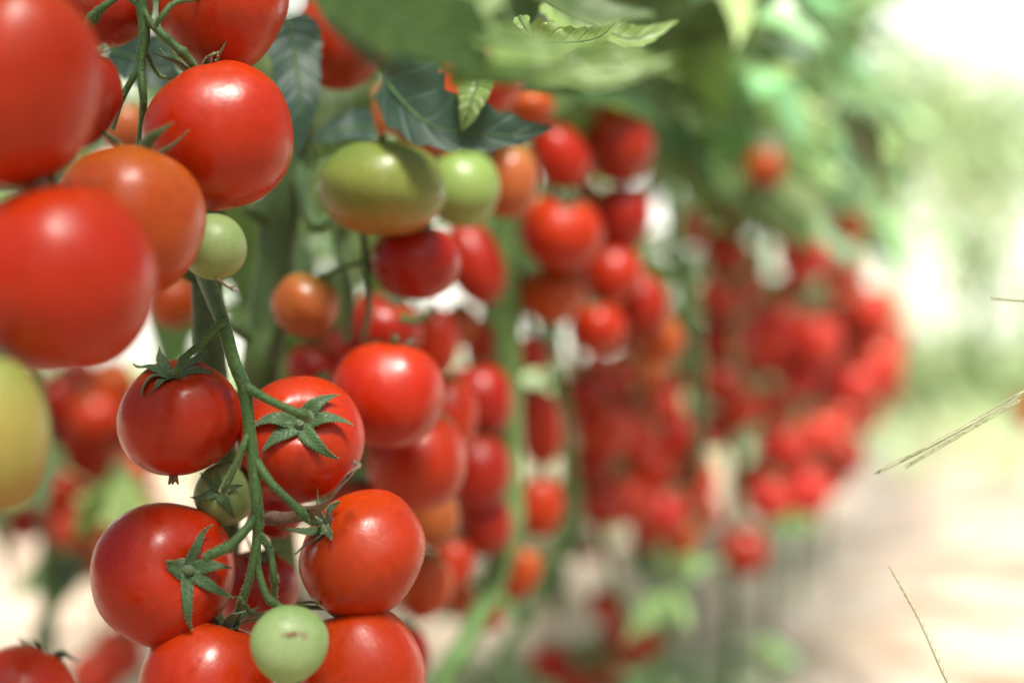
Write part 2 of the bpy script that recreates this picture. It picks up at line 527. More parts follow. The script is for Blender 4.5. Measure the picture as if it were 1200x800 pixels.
N_T = 0
def tomato(px, py, rx, ry, z, col, label, axis=(0, -.15, 1), hero=False, calyx=True, group=None, spin=None, sepals=None, variant=None):
    """rx, ry: half width and half height in photo pixels"""
    global N_T
    N_T += 1
    R = rx * z / F
    e = empty('tomato', P(px, py, z))
    tag(e, label, 'tomato', group)
    sp = random.uniform(0, 6.28) if spin is None else spin
    e.rotation_euler = axis_rot(axis, sp)
    variant = N_T % (6 if not hero else 9) if variant is None else variant
    o = bpy.data.objects.new('fruit', tomato_data(col, variant, hero or rx > 45))
    C.objects.link(o); o.parent = e
    flat = ry / rx
    ax = Vector(axis).normalized()
    # squash along the fruit's axis so that the outline has the photo's height
    up = abs(ax.z)
    k = 1 + (flat - 1) * (1.0 if up > .6 else 0.0)
    if up <= .6:
        R = R * (1 + (flat - 1) * .5); k = .88
    o.scale = (R, R, R * k)
    if calyx:
        if sepals:
            hub = MB()
            tube(hub, [(0, 0, .70), (0, 0, .82), (0, 0, .93)], [.10, .085, .07], n=6, seg=12)
            h = hub.build('calyx', M_CALYX, e); h.scale = (R, R, R * k)
            for i, (ang, L, W, lift, curl) in enumerate(sepals):
                mb = MB(); v, f, uv = sepal_arrays(ang, L, W * .88, lift, curl, 14, i + N_T); mb.add(v, f, uv)
                vv = np.array(v)
                for q in range(130):
                    a = random.randrange(1, 14); e_ = random.choice((0, 4, 4, 0, 2)); p0 = vv[a * 5 + e_] * (1 - .5) + vv[(a + 1) * 5 + e_] * .5
                    out_ = unit(p0 - vv[a * 5 + 2] + np.array([random.gauss(0, .03), random.gauss(0, .03), .03])) * random.uniform(.010, .026)
                    sd = unit(vv[(a + 1) * 5 + e_] - vv[a * 5 + e_]) * .0011
                    mb.add([p0 - sd, p0 + sd, p0 + out_], [(0, 1, 2)], None, 1)
                s = mb.build('sepal', [M_CALYX, M_HAIR], h); solid(s, .011)
        else:
            c = bpy.data.objects.new('calyx', calyx_data(N_T % 5)); C.objects.link(c); c.parent = e; c.scale = (R, R, R * k)
    return e


def cal(n, seed, L=(.55, .75), W=(.085, .115), lift=(-.05, .15), curl=(-.6, 1.2), a0=0.):
    r = random.Random(seed)
    return [(a0 + 2 * math.pi * i / n + r.uniform(-.16, .16), r.uniform(*L), r.uniform(*W), r.uniform(*lift), r.uniform(*curl)) for i in range(n)]


TRUSS_A = 'tomatoes of the sharp cluster on the hairy stalk'
TRUSS_F = 'tomatoes of the upper left cluster'
MIDG = 'slightly blurred tomatoes behind the sharp cluster'

# the sharp cluster
A1 = tomato(210, 489, 72, 65, .680, 'r', 'red tomato with a star calyx on top and a dried flower below', (-.04, -.42, .9), True, group=TRUSS_A,
            spin=0, sepals=[(math.radians(a), L, w, li, cu) for a, L, w, li, cu in ((262, .58, .17, -.02, -.3), (212, .66, .11, .03, .2), (168, .86, .10, .14, .9), (132, .72, .11, .20, .9), (42, .80, .12, .14, 1.0), (345, .68, .12, .06, .4))])
A2 = tomato(353, 513, 70, 79, .702, 'r', 'red tomato showing its whole green star calyx beside the sharp stalk', (.10, -.92, .36), True, group=TRUSS_A,
            spin=0, sepals=[(math.radians(a), L, w, li, cu) for a, L, w, li, cu in ((172, .84, .14, .12, .3), (58, .76, .155, .12, .5), (18, .86, .13, .20, .7), (218, .68, .16, .05, .1), (308, .80, .15, .08, .4))])
A3 = tomato(192, 672, 85, 83, .672, 'r', 'big red tomato of the sharp cluster whose calyx curls towards the stalk', (.60, -.74, .20), True, group=TRUSS_A,
            spin=0, sepals=[(math.radians(a), L, w, li, cu) for a, L, w, li, cu in ((112, .72, .09, .12, .9), (48, .46, .12, .28, .3), (352, .70, .10, .25, .5), (292, .86, .10, .10, .8), (205, .34, .15, .02, -.3))])
A4 = tomato(425, 648, 79, 77, .685, 'r', 'large red tomato touching the shrivelled brown leaf', (-.70, -.42, .52), True, group=TRUSS_A,
            spin=0, sepals=[(math.radians(a), L, w, li, cu) for a, L, w, li, cu in ((75, .66, .085, .30, .8), (150, .5, .09, .35, .8), (230, .72, .09, .42, .9), (300, .6, .09, .1, 0), (10, .5, .09, .15, 0))])
A5 = tomato(241, 803, 75, 77, .662, 'r', 'red tomato cut by the lower edge, left of the small pale green fruit', (.25, .25, .9), True, group=TRUSS_A, sepals=cal(5, 3, lift=(.3, .6)))
A6 = tomato(425, 791, 72, 82, .675, 'r', 'red tomato cut by the lower edge, right of the small pale green fruit', (-.30, .15, .9), True, group=TRUSS_A, sepals=cal(5, 9, lift=(.35, .6)))
A7 = tomato(339, 753, 45.5, 45, .625, 'w', 'small unripe pale green tomato with a brown blossom scar, in front of two red ones', (-.13, .93, -.20), True, group=TRUSS_A, sepals=cal(5, 12))
A8 = tomato(263, 578, 35, 37, .690, 'k', 'small hard green tomato tucked behind the stalk under the topmost sharp tomato', (.0, -.92, .22), True, group=TRUSS_A,
            spin=0, sepals=[(math.radians(a), L, w, li, cu) for a, L, w, li, cu in ((205, 1.05, .17, .30, .6), (140, .9, .15, .30, .5), (95, .75, .14, .4, .5), (15, .8, .15, .25, .4), (300, .95, .24, .12, 0))])
A9 = tomato(302, 692, 48, 46, .742, 'd', 'dark red tomato half hidden behind the forked end of the stalk', (.1, -.2, .9), True, group=TRUSS_A, sepals=cal(5, 21, lift=(.2, .5)))
A10 = tomato(322, 598, 34, 32, .755, 'd', 'dark red tomato glimpsed behind the shrivelled brown leaf', (0, 0, 1), False, group=TRUSS_A)


def detail(name, parent, mb, mat):
    """mesh given in world coordinates, parented to an empty with a rotation"""
    o = mb.build(name, mat)
    bpy.context.view_layer.update()
    o.parent = parent
    o.matrix_parent_inverse = parent.matrix_world.inverted()
    return o


# blossom scars and dried flower remains
mb = MB()
c = P(345, 743, .625 - .0262)
for k in range(12):
    a = np.array([random.gauss(0, .0022), random.uniform(-.0004, .0002), random.gauss(0, .0007)])
    b = np.array(c) + a
    tube(mb, [b + (-.0012, .0006, 0), b + (0, -.0004, random.uniform(-.0004, .0006)), b + (.0013, .0006, random.uniform(-.0004, .0006))], [.0003, .0006, .0002], n=6, seg=6)
detail('blossom_scar', A7, mb, M_SCAR)
mb = MB()
for k in range(4):
    x = 203 + random.uniform(-4, 4)
    tube(mb, [P(203, 551, .675), P(x, 558, .672), P(x + random.uniform(-4, 4), 567, .672)], [.0010, .0013, .0005], n=8, seg=6)
detail('dried_flower', A1, mb, M_DRY)

# upper left cluster, nearer to the lens
tomato(14, 100, 102, 124, .520, 'r', 'very large blurred red tomato in the upper left corner', (.2, -.1, 1), True, group=TRUSS_F, variant=7)
tomato(72, 326, 114, 111, .530, 'r', 'largest blurred red tomato at the left edge, below the corner one', (-.1, .1, 1), True, group=TRUSS_F, variant=5)
tomato(150, 260, 88, 88, .600, 'o', 'orange red tomato wedged between the two largest left ones and the ripe one', (.05, .35, .9), True, group=TRUSS_F, sepals=cal(5, 31, lift=(.3, .6)))
tomato(-6, 508, 63, 93, .500, 'y', 'yellow half ripe tomato at the left edge, strongly blurred', (-.1, 0, 1), True, group=TRUSS_F)
F5 = tomato(250, 289, 38, 40, .640, 'k', 'small grey green tomato peeping out beside the orange one', (-.5, .2, .8), True, group=TRUSS_F)
tomato(92, 116, 47, 60, .610, 'd', 'dark red tomato squeezed behind the corner tomato', (.3, -.2, .9), True, group=TRUSS_F, sepals=cal(5, 33, lift=(.2, .5)))
F7 = tomato(257, 160, 90, 85, .660, 'r', 'glossy ripe red tomato, whole and sharp, in the upper left cluster', (-.26, .05, .96), True, group=TRUSS_F, variant=3,
       sepals=[(2.2, .6, .07, .5, .6), (3.4, .55, .08, .4, .5), (4.7, .6, .08, .1, .3), (5.7, .55, .06, .55, .8), (.7, .6, .08, .3, .3)])
tomato(262, 6, 82, 81, .685, 'r', 'red tomato at the top edge, directly above the glossy ripe one', (-.72, -.2, .45), True, group=TRUSS_F, sepals=cal(5, 35, lift=(.2, .5)))
tomato(118, 2, 58, 49, .690, 'd', 'red tomato at the top edge behind the green fork of the stalk', (.3, -.5, .6), True, group=TRUSS_F, sepals=cal(5, 36))
tomato(22, 822, 66, 66, .575, 'r', 'out of focus pinkish red tomato in the lower left corner', (.3, .5, .6), True, group=TRUSS_F, sepals=cal(5, 38, lift=(.0, .2)))
tomato(150, 150, 30, 30, .95, 'p', 'pale peach tomato glimpsed through the gap beside the stalk fork', (0, 0, 1), group=MIDG)
tomato(205, 352, 34, 32, 1.05, 'o', 'blurred orange red tomato below the orange one, against white glare', (0, 0, 1), group=MIDG)
mb = MB()
for k in range(5):
    e0 = P(253, 326, .632); e1 = P(263 + k * 2, 332 + k * 1.5, .628); e2 = P(272 + 2 * k, 336 + random.uniform(-3, 6), .627)
    tube(mb, [e0, e1, e2], [.0006, .0005, .0003], n=7, seg=5)
detail('dried_flower', F5, mb, M_DRY)

# middle tomatoes behind the sharp cluster
tomato(455, 462, 64, 63, .800, 'r', 'glossy red tomato right of the sharp cluster, level with its upper pair', (.1, .1, 1), True, group=MIDG)
tomato(487, 540, 60, 58, .870, 'r', 'red tomato partly behind the glossy one, lower and to its right', (.1, .1, 1), True, group=MIDG)
tomato(521, 492, 38, 50, .960, 'r', 'red tomato edge showing beyond the glossy one, beside it', (.1, .1, 1), group=MIDG)
tomato(487, 306, 53, 45, .830, 'd', 'dark red tomato hanging right under the yellow green one', (.15, -.15, 1), True, group=MIDG)
tomato(358, 358, 39, 38, .820, 'a', 'small amber tomato beside the thick green stem', (.45, .1, .9), True, group=MIDG)
tomato(447, 221, 76, 55, .800, 'g', 'broad yellow green tomato blushing orange underneath, below the dark leaf', (-.02, .05, 1), True, group=MIDG)
tomato(543, 222, 43, 45, .880, 'l', 'light green tomato right of the broad yellow green one', (.1, .1, 1), True, group=MIDG)
tomato(597, 212, 35, 43, .980, 'p', 'peach orange tomato right of the light green one', (.1, .1, 1), group=MIDG)
tomato(398, 46, 54, 60, .840, 'd', 'dark red tomato behind the broad blurred leaf at the top', (.2, -.1, 1), True, group=MIDG)
tomato(440, 6, 34, 30, .900, 'r', 'red tomato at the top edge half covered by the broad blurred leaf', (.2, -.1, 1), group=MIDG)
tomato(505, 130, 52, 50, .930, 'r', 'red tomato framed by the dark teal leaf, above the light green one', (.2, -.1, 1), True, group=MIDG)
tomato(442, 132, 20, 34, 1.04, 'p', 'pale salmon tomato sliver left of the dark teal leaf', (.0, 0, 1), group=MIDG)
tomato(566, 92, 46, 40, .95, 'r', 'red tomato peeping out above the dark teal leaf, beside the folded tip', (.2, -.1, 1), group=MIDG)
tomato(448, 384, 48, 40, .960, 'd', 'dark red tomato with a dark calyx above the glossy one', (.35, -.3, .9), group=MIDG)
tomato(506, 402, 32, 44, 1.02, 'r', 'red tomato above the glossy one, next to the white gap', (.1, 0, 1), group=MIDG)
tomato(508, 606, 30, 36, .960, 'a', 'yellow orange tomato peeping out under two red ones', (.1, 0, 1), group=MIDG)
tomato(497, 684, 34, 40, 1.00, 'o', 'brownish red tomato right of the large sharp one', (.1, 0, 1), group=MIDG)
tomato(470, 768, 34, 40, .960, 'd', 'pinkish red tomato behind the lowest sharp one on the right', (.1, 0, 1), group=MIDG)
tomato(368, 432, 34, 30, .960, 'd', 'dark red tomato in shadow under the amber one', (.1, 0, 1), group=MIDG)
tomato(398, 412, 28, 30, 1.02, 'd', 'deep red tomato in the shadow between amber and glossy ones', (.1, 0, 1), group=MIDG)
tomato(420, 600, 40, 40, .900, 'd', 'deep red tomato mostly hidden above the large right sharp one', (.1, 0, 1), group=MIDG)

# farther bunches: (px, py, rx, ry, z, colour)
BUNCH = {
    'of the tall bunch behind the pale stem': [
        (556, 308, 34, 52, 1.10, 'd'), (540, 380, 20, 26, 1.12, 'p'), (562, 470, 40, 46, 1.12, 'd'), (566, 400, 22, 34, 1.25, 'r'),
        (560, 552, 40, 46, 1.10, 'd'), (566, 610, 36, 42, 1.12, 'd'), (530, 660, 26, 34, 1.1, 'r'), (572, 720, 19, 19, 1.25, 'r'), (540, 700, 18, 20, 1.25, 'o'),
        (536, 575, 22, 34, 1.15, 'r')],
    'of the red column under the blurred leaves': [
        (622, 126, 28, 20, 1.05, 'o'), (655, 182, 33, 42, 1.12, 'r'), (723, 168, 43, 48, 1.20, 'd'), (690, 178, 22, 36, 1.32, 'd'),
        (727, 256, 36, 42, 1.22, 'd'), (658, 272, 49, 43, 1.12, 'r'), (646, 346, 40, 33, 1.15, 'o'), (690, 310, 30, 34, 1.25, 'd'), (717, 322, 38, 37, 1.22, 'r'), (752, 356, 32, 40, 1.25, 'd'),
        (700, 384, 34, 30, 1.20, 'r'), (736, 376, 28, 34, 1.30, 'd'), (772, 398, 30, 30, 1.28, 'o'), (690, 240, 22, 26, 1.35, 'd')],
    'of the oval ones between two pale stems': [
        (622, 414, 22, 20, 1.25, 'r'), (634, 500, 27, 48, 1.22, 'r'), (634, 592, 27, 36, 1.2, 'r'), (610, 670, 23, 34, 1.18, 'o'), (606, 468, 18, 26, 1.3, 'd')],
    'in the upper half of the crowded bunch': [
        (684, 462, 28, 26, 1.50, 'd'), (706, 502, 34, 34, 1.50, 'r'), (738, 512, 28, 34, 1.58, 'r'), (766, 446, 18, 20, 1.62, 'o'),
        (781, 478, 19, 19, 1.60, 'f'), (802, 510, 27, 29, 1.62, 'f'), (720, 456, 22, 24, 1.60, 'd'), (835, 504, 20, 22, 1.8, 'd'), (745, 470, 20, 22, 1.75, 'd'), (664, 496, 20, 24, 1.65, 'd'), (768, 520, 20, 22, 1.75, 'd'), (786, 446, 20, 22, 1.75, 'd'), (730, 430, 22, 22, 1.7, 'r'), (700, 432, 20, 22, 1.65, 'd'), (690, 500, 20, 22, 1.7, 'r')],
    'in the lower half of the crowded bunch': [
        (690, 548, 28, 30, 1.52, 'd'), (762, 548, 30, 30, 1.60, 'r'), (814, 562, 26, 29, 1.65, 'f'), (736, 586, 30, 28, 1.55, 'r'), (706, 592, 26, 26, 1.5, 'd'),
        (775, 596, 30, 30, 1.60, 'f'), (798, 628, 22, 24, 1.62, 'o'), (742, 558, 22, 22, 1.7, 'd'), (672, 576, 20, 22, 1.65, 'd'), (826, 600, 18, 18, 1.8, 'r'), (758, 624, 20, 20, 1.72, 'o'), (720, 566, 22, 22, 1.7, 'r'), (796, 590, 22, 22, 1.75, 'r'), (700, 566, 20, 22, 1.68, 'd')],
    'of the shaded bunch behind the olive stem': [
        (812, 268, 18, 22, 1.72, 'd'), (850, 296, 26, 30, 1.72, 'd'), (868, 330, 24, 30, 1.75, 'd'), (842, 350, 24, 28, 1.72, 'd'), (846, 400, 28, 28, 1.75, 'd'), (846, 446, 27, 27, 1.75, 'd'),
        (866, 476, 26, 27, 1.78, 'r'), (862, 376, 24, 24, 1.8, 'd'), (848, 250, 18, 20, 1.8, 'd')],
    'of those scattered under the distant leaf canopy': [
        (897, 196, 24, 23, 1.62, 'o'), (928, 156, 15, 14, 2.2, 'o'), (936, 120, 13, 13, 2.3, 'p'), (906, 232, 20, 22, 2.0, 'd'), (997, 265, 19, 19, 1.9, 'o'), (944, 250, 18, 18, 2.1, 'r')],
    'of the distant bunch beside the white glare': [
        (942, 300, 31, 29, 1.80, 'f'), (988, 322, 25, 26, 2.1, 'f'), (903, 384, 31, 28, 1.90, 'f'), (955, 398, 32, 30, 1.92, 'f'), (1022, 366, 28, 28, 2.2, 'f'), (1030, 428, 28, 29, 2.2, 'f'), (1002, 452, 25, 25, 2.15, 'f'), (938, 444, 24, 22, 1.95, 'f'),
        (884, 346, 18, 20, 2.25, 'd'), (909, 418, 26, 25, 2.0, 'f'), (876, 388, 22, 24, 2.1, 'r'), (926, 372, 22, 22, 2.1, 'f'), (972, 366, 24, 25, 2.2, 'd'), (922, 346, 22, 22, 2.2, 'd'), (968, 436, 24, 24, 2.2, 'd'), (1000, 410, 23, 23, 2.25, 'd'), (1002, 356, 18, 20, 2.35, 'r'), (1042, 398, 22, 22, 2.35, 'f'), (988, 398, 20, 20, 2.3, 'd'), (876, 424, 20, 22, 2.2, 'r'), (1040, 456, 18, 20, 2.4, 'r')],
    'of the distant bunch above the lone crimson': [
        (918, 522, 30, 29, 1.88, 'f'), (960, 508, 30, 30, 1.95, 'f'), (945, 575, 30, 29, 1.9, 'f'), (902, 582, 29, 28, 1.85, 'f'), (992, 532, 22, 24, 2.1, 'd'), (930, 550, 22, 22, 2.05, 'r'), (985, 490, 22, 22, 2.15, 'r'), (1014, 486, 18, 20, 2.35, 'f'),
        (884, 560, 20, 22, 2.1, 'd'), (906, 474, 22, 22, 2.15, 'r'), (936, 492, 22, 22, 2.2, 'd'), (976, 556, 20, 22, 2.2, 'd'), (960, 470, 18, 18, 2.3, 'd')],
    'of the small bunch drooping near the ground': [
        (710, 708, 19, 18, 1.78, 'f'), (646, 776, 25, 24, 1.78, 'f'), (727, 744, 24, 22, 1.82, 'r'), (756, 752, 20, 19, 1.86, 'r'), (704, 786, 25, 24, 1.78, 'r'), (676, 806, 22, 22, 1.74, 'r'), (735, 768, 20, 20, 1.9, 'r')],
    'of the back row above the bright leaf': [
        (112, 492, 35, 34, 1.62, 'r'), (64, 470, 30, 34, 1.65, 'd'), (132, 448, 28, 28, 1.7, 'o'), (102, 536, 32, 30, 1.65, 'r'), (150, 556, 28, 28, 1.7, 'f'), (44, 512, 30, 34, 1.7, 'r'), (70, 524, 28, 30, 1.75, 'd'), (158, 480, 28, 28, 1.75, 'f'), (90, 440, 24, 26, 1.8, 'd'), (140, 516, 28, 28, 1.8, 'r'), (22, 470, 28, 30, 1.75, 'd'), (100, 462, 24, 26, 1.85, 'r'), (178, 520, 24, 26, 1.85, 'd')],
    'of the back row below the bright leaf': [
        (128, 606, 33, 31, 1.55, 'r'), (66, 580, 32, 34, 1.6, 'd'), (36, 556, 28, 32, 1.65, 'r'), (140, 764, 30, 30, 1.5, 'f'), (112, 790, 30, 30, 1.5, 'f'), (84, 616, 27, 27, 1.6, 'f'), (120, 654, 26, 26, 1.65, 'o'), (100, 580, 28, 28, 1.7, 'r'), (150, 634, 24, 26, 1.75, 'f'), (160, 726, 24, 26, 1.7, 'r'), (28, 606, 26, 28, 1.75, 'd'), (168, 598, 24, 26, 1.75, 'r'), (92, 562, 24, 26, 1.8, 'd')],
}
LONE = [(871, 645, 30, 29, 1.80, 'd', 'blurred crimson tomato hanging alone below the farthest bunches, over the grey ground'),
        (1204, 482, 14, 22, 2.2, 'o', 'faint orange tomato blurred at the right edge above the grass spike')]
ORD = ['topmost', 'second from the top', 'third from the top', 'fourth from the top', 'fifth from the top', 'sixth from the top', 'seventh from the top', 'eighth from the top', 'ninth from the top', 'tenth from the top',
       'eleventh from the top', 'twelfth from the top', '13th from the top', '14th from the top', '15th from the top', '16th from the top', '17th from the top', '18th from the top', '19th from the top', '20th from the top',
       '21st from the top', '22nd from the top', '23rd from the top', '24th from the top']
CN = {'f': 'red', 'r': 'red', 'd': 'dark red', 'o': 'orange red', 'p': 'peach'}
bunch_pts = {}
for where, items in BUNCH.items():
    items = sorted(items, key=lambda a: a[1])
    bunch_pts[where] = items
    for i, (px, py, rx, ry, z, col) in enumerate(items):
        o = 'lowest' if i == len(items) - 1 else ORD[i]
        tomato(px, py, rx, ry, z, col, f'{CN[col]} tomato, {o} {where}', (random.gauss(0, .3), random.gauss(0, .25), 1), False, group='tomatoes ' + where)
for (px, py, rx, ry, z, col, lab) in LONE:
    tomato(px, py, rx, ry, z, col, lab, (.1, 0, 1))

# ------------------------------------------------------------------ the row of plants
ROW_D = np.array([.314, .949, 0.])          # the row runs this way
def row_x(z, off): return (-off + .314 * z) / .949   # off = distance of the row line left of the lens


def foliage(plant, base, count, zlo, zhi, spread, along, mat, seed, lw=.05, rows=5, half=1, side=1.0, name='foliage', keep=None, back=0, back_off=.2, back_z=(.45, .95), over=0, low=0):
    st = random.getstate(); random.seed(seed)
    mb = MB()
    for k in range(count):
        for _try in range(12):
            zz = zlo + (zhi - zlo) * random.random()
            a = random.uniform(0, 6.283)
            st_p = np.array([base[0] + random.gauss(0, along) * .314, base[1] + random.gauss(0, along) * .949, zz])
            d = np.array([math.cos(a), math.sin(a), random.uniform(-.25, .55)])
            L = spread * random.uniform(.6, 1.15)
            if keep is None or keep(st_p + d * L * .7):
                compound(mb, st_p + d * .01, d, (random.gauss(0, .3), random.gauss(0, .3), 1), L, lw * random.uniform(.7, 1.25), rows, half, .3, 2 + (random.random() < .5), droop=random.uniform(.25, .9))
                break
    for k in range(back):
        a = random.uniform(0, 6.283)
        q = np.array([base[0] - back_off * random.uniform(.7, 1.3) + random.gauss(0, along) * .314, base[1] + random.gauss(0, along) * .949, random.uniform(*back_z)])
        compound(mb, q, np.array([math.cos(a), math.sin(a), random.uniform(-.3, .3)]), (random.gauss(0, .5), -1, random.uniform(0, 1)), spread * .8, lw, rows, half, .3, 2, droop=.6)
    for k in range(low):        # shoots sprawling at the plant's foot
        a = random.uniform(0, 6.283)
        q = np.array([base[0] + random.gauss(-.10, .09), base[1] + random.gauss(0, .16), random.uniform(.06, .33)])
        compound(mb, q, np.array([math.cos(a), math.sin(a), random.uniform(.1, .6)]), (random.gauss(0, .3), -.5, 1), spread * .75, lw, rows, half, .3, 2, droop=.5)
    for k in range(over):       # unseen leaves added overhead to break up the sun on the near fruit
        a = random.uniform(0, 6.283)
        q = np.array([random.uniform(-.52, -.03), random.uniform(-.15, .75), random.uniform(1.12, 1.5)])
        compound(mb, q, np.array([math.cos(a), math.sin(a), random.uniform(-.2, .3)]), (random.gauss(0, .4), random.gauss(0, .4), 1), spread, lw, rows, half, .3, 2, droop=.6)
    random.setstate(st)
    if mb.n == 0: return None
    return mb.build(name, mat, plant)


def px_of(p):
    return 600 + p[0] / p[1] * F, HORIZON - (p[2] - CAM_H) / p[1] * F


ROW1 = 'tomato plants of the near row'


def plant(label, group, stem_pts, radii, mat=None, knots=(), n=40, seg=14, hairs=0):
    g = Vector(stem_pts[-1])
    e = empty('tomato_plant')
    tag(e, label, 'tomato plant', group)
    mb = MB(); c, r = tube(mb, stem_pts, radii, n=n, seg=seg, wob=.03, knots=knots, ridge=.06)
    if hairs: fuzz(mb, c, r, hairs, .0016, .00007, 1)
    for q in range(5):
        i = int(len(c) * (.2 + .14 * q)); dd = np.array([random.choice((-1, 1)) * random.uniform(.5, 1), -random.uniform(.1, .8), .5])
        dd = unit(dd); p0 = c[i]
        tube(mb, [p0, p0 + dd * r[i] * 1.5, p0 + dd * r[i] * 2.1], [r[i] * .55, r[i] * .45, r[i] * .38], n=6, seg=8)
    mb.build('main_stem', [mat or M_STEM, M_HAIR], e)
    return e


def truss(parent, main, radii, pedicels, hairs=0, label=None, knots=(), mat=None):
    mb = MB(); c, r = tube(mb, main, radii, n=max(20, 8 * len(main)), seg=12, wob=.025, knots=knots, ridge=.05)
    if hairs: fuzz(mb, c, r, hairs, mat=1)
    t = mb.build('fruit_truss', [mat or M_TRUSS, M_HAIR], parent)
    if label: t['label'] = label
    for (pts, ra, kt) in pedicels:
        pb = MB(); c, r = tube(pb, pts, ra, n=26, seg=10, wob=.02, knots=[(kt, .38, .035)] if kt else ())
        if hairs: fuzz(pb, c, r, hairs // 6, mat=1)
        pb.build('pedicel', [mat or M_TRUSS, M_HAIR], t)
    return t


def PX(w, z): return w * .5 * z / F     # width in photo pixels -> radius

# plant 1: the sharp trusses
p1 = plant('nearest tomato plant whose hairy stalk carries the sharp red cluster', ROW1,
           [P(300, -700, .80), P(262, -120, .80), P(250, 220, .76), P(244, 330, .755), P(251, 450, .75), P(268, 560, .76), P(262, 700, .78), P(240, 900, .80), P(260, 1450, .84), (-.135, .86, -.01)],
           [PX(20, .76), PX(26, .76), PX(33, .76), PX(37, .76), PX(35, .76), PX(30, .76), PX(34, .76), PX(36, .78), PX(36, .8), PX(40, .8)], M_STEM_DARK, hairs=2500, n=70)
A = .660
def Q(*pts): return [P(x, y, z) for x, y, z in pts]
truss(p1, Q((238, 318, .72), (249, 345, .69), (262, 380, A + .005), (275, 425, A), (287, 455, A), (291, 490, A), (297, 540, A), (301, 590, A - .002), (302, 625, A), (294, 672, A), (278, 722, A + .01), (270, 748, A + .03)),
      [PX(w, A) for w in (20, 20, 16.5, 15.5, 15.5, 14.5, 14, 14, 12, 10, 9.5, 8)],
      [(Q((262, 376, A), (238, 400, A), (216, 420, A), (208, 437, A + .002), (208, 448, A + .012)), [PX(w, A) for w in (11, 9, 9, 10, 9)], .52),
       (Q((287, 452, A), (310, 466, A - .006), (340, 480, A - .012), (358, 487, A - .010), (361, 489, A + .004)), [PX(w, A) for w in (12, 10, 10, 13, 12)], None),
       (Q((292, 505, A), (284, 525, A - .004), (274, 550, A - .004), (264, 570, A), (262, 576, A + .012)), [PX(w, A) for w in (9, 8, 8, 9, 8)], None),
       (Q((300, 540, A), (318, 566, A - .004), (345, 592, A - .004), (362, 608, A), (374, 612, A + .012)), [PX(w, A) for w in (12, 10, 10, 11, 9)], .60),
       (Q((302, 600, A), (290, 618, A - .004), (268, 640, A - .012), (254, 646, A - .020), (240, 654, A - .020)), [PX(w, A) for w in (12, 11, 11, 12, 11)], .52),
       (Q((301, 640, A), (303, 668, A), (314, 700, A - .002), (330, 712, A), (342, 722, A - .004)), [PX(w, A) for w in (10, 8, 9, 8, 7)], .55),
       (Q((304, 625, A), (316, 645, A + .004), (321, 675, A + .004), (322, 705, A + .016)), [PX(w, A) for w in (9, 8, 8, 6)], .7),
       (Q((281, 700, A), (300, 720, A + .02), (340, 712, A + .035), (400, 712, A + .025)), [PX(w, A) for w in (7, 6, 6, 6)], None)],
      hairs=4200, label='sharp hairy green stalk forking down through the cluster')
U = .655
truss(p1, Q((176, -160, .72), (170, -60, U), (166, 0, U), (170, 40, U), (165, 75, U), (168, 120, U), (163, 172, U + .02)),
      [PX(w, U) for w in (15, 14, 13, 13, 12, 9, 8)],
      [(Q((166, 8, U), (145, -6, U), (124, 6, U - .004), (110, 20, U), (98, 38, U + .004)), [PX(w, U) for w in (10, 9, 9, 12, 10)], .75),
       (Q((170, 20, U), (192, 42, U - .004), (212, 60, U - .004), (224, 74, U), (236, 90, U + .006)), [PX(w, U) for w in (11, 10, 11, 10, 9)], .52),
       (Q((165, 76, U), (152, 98, U), (140, 122, U + .005), (132, 150, U + .03)), [PX(w, U) for w in (10, 8, 8, 7)], None),
       (Q((170, 60, U), (186, 88, U + .012), (205, 92, U + .03)), [PX(w, U) for w in (6, 4, 3)], None),
       (Q((168, 10, U), (180, 30, U - .01), (188, 22, U - .015), (204, 4, U - .012), (238, -2, U)), [PX(w, U) for w in (6, 5, 7, 6, 4)], None)],
      hairs=2400, label='green stalk forking between the upper left tomatoes')
# shrivelled brown leaf
mb = MB(); n = 40
c = spline(Q((308, 606, .69), (330, 608, .675), (356, 603, .665), (380, 588, .652), (400, 566, .646), (414, 552, .648), (420, 546, .652), (414, 541, .655)), n); d = unit(np.gradient(c, axis=0))
vv = []; uvv = []
for i in range(n):
    t = i / (n - 1); s = unit(np.cross(d[i], (0, -1., .2))); nn = np.cross(s, d[i])
    w = .0042 * (math.sin(math.pi * (.15 + .80 * t)) ** .6) * (1 - .55 * t) * (1 + .18 * math.sin(23 * t))
    for j in range(9):
        u = j / 8 * 2 - 1; a = u * (2.1 + .7 * math.sin(9 * t)) + 5 * t
        cr = random.gauss(0, .00035)
        vv.append(c[i] + nn * cr + s * math.sin(a) * w * .7 + nn * math.cos(a) * w * .55 + s * u * w * .45 + nn * .0004 * math.sin(40 * t + 7 * u)); uvv.append((u, t))
mb.add(vv, [(i * 9 + j, i * 9 + j + 1, (i + 1) * 9 + j + 1, (i + 1) * 9 + j) for i in range(n - 1) for j in range(8)], uvv)
o = mb.build('withered_leaf', M_DRY, p1); solid(o, .0004); o['label'] = 'shrivelled curled brown leaf between the two right tomatoes'

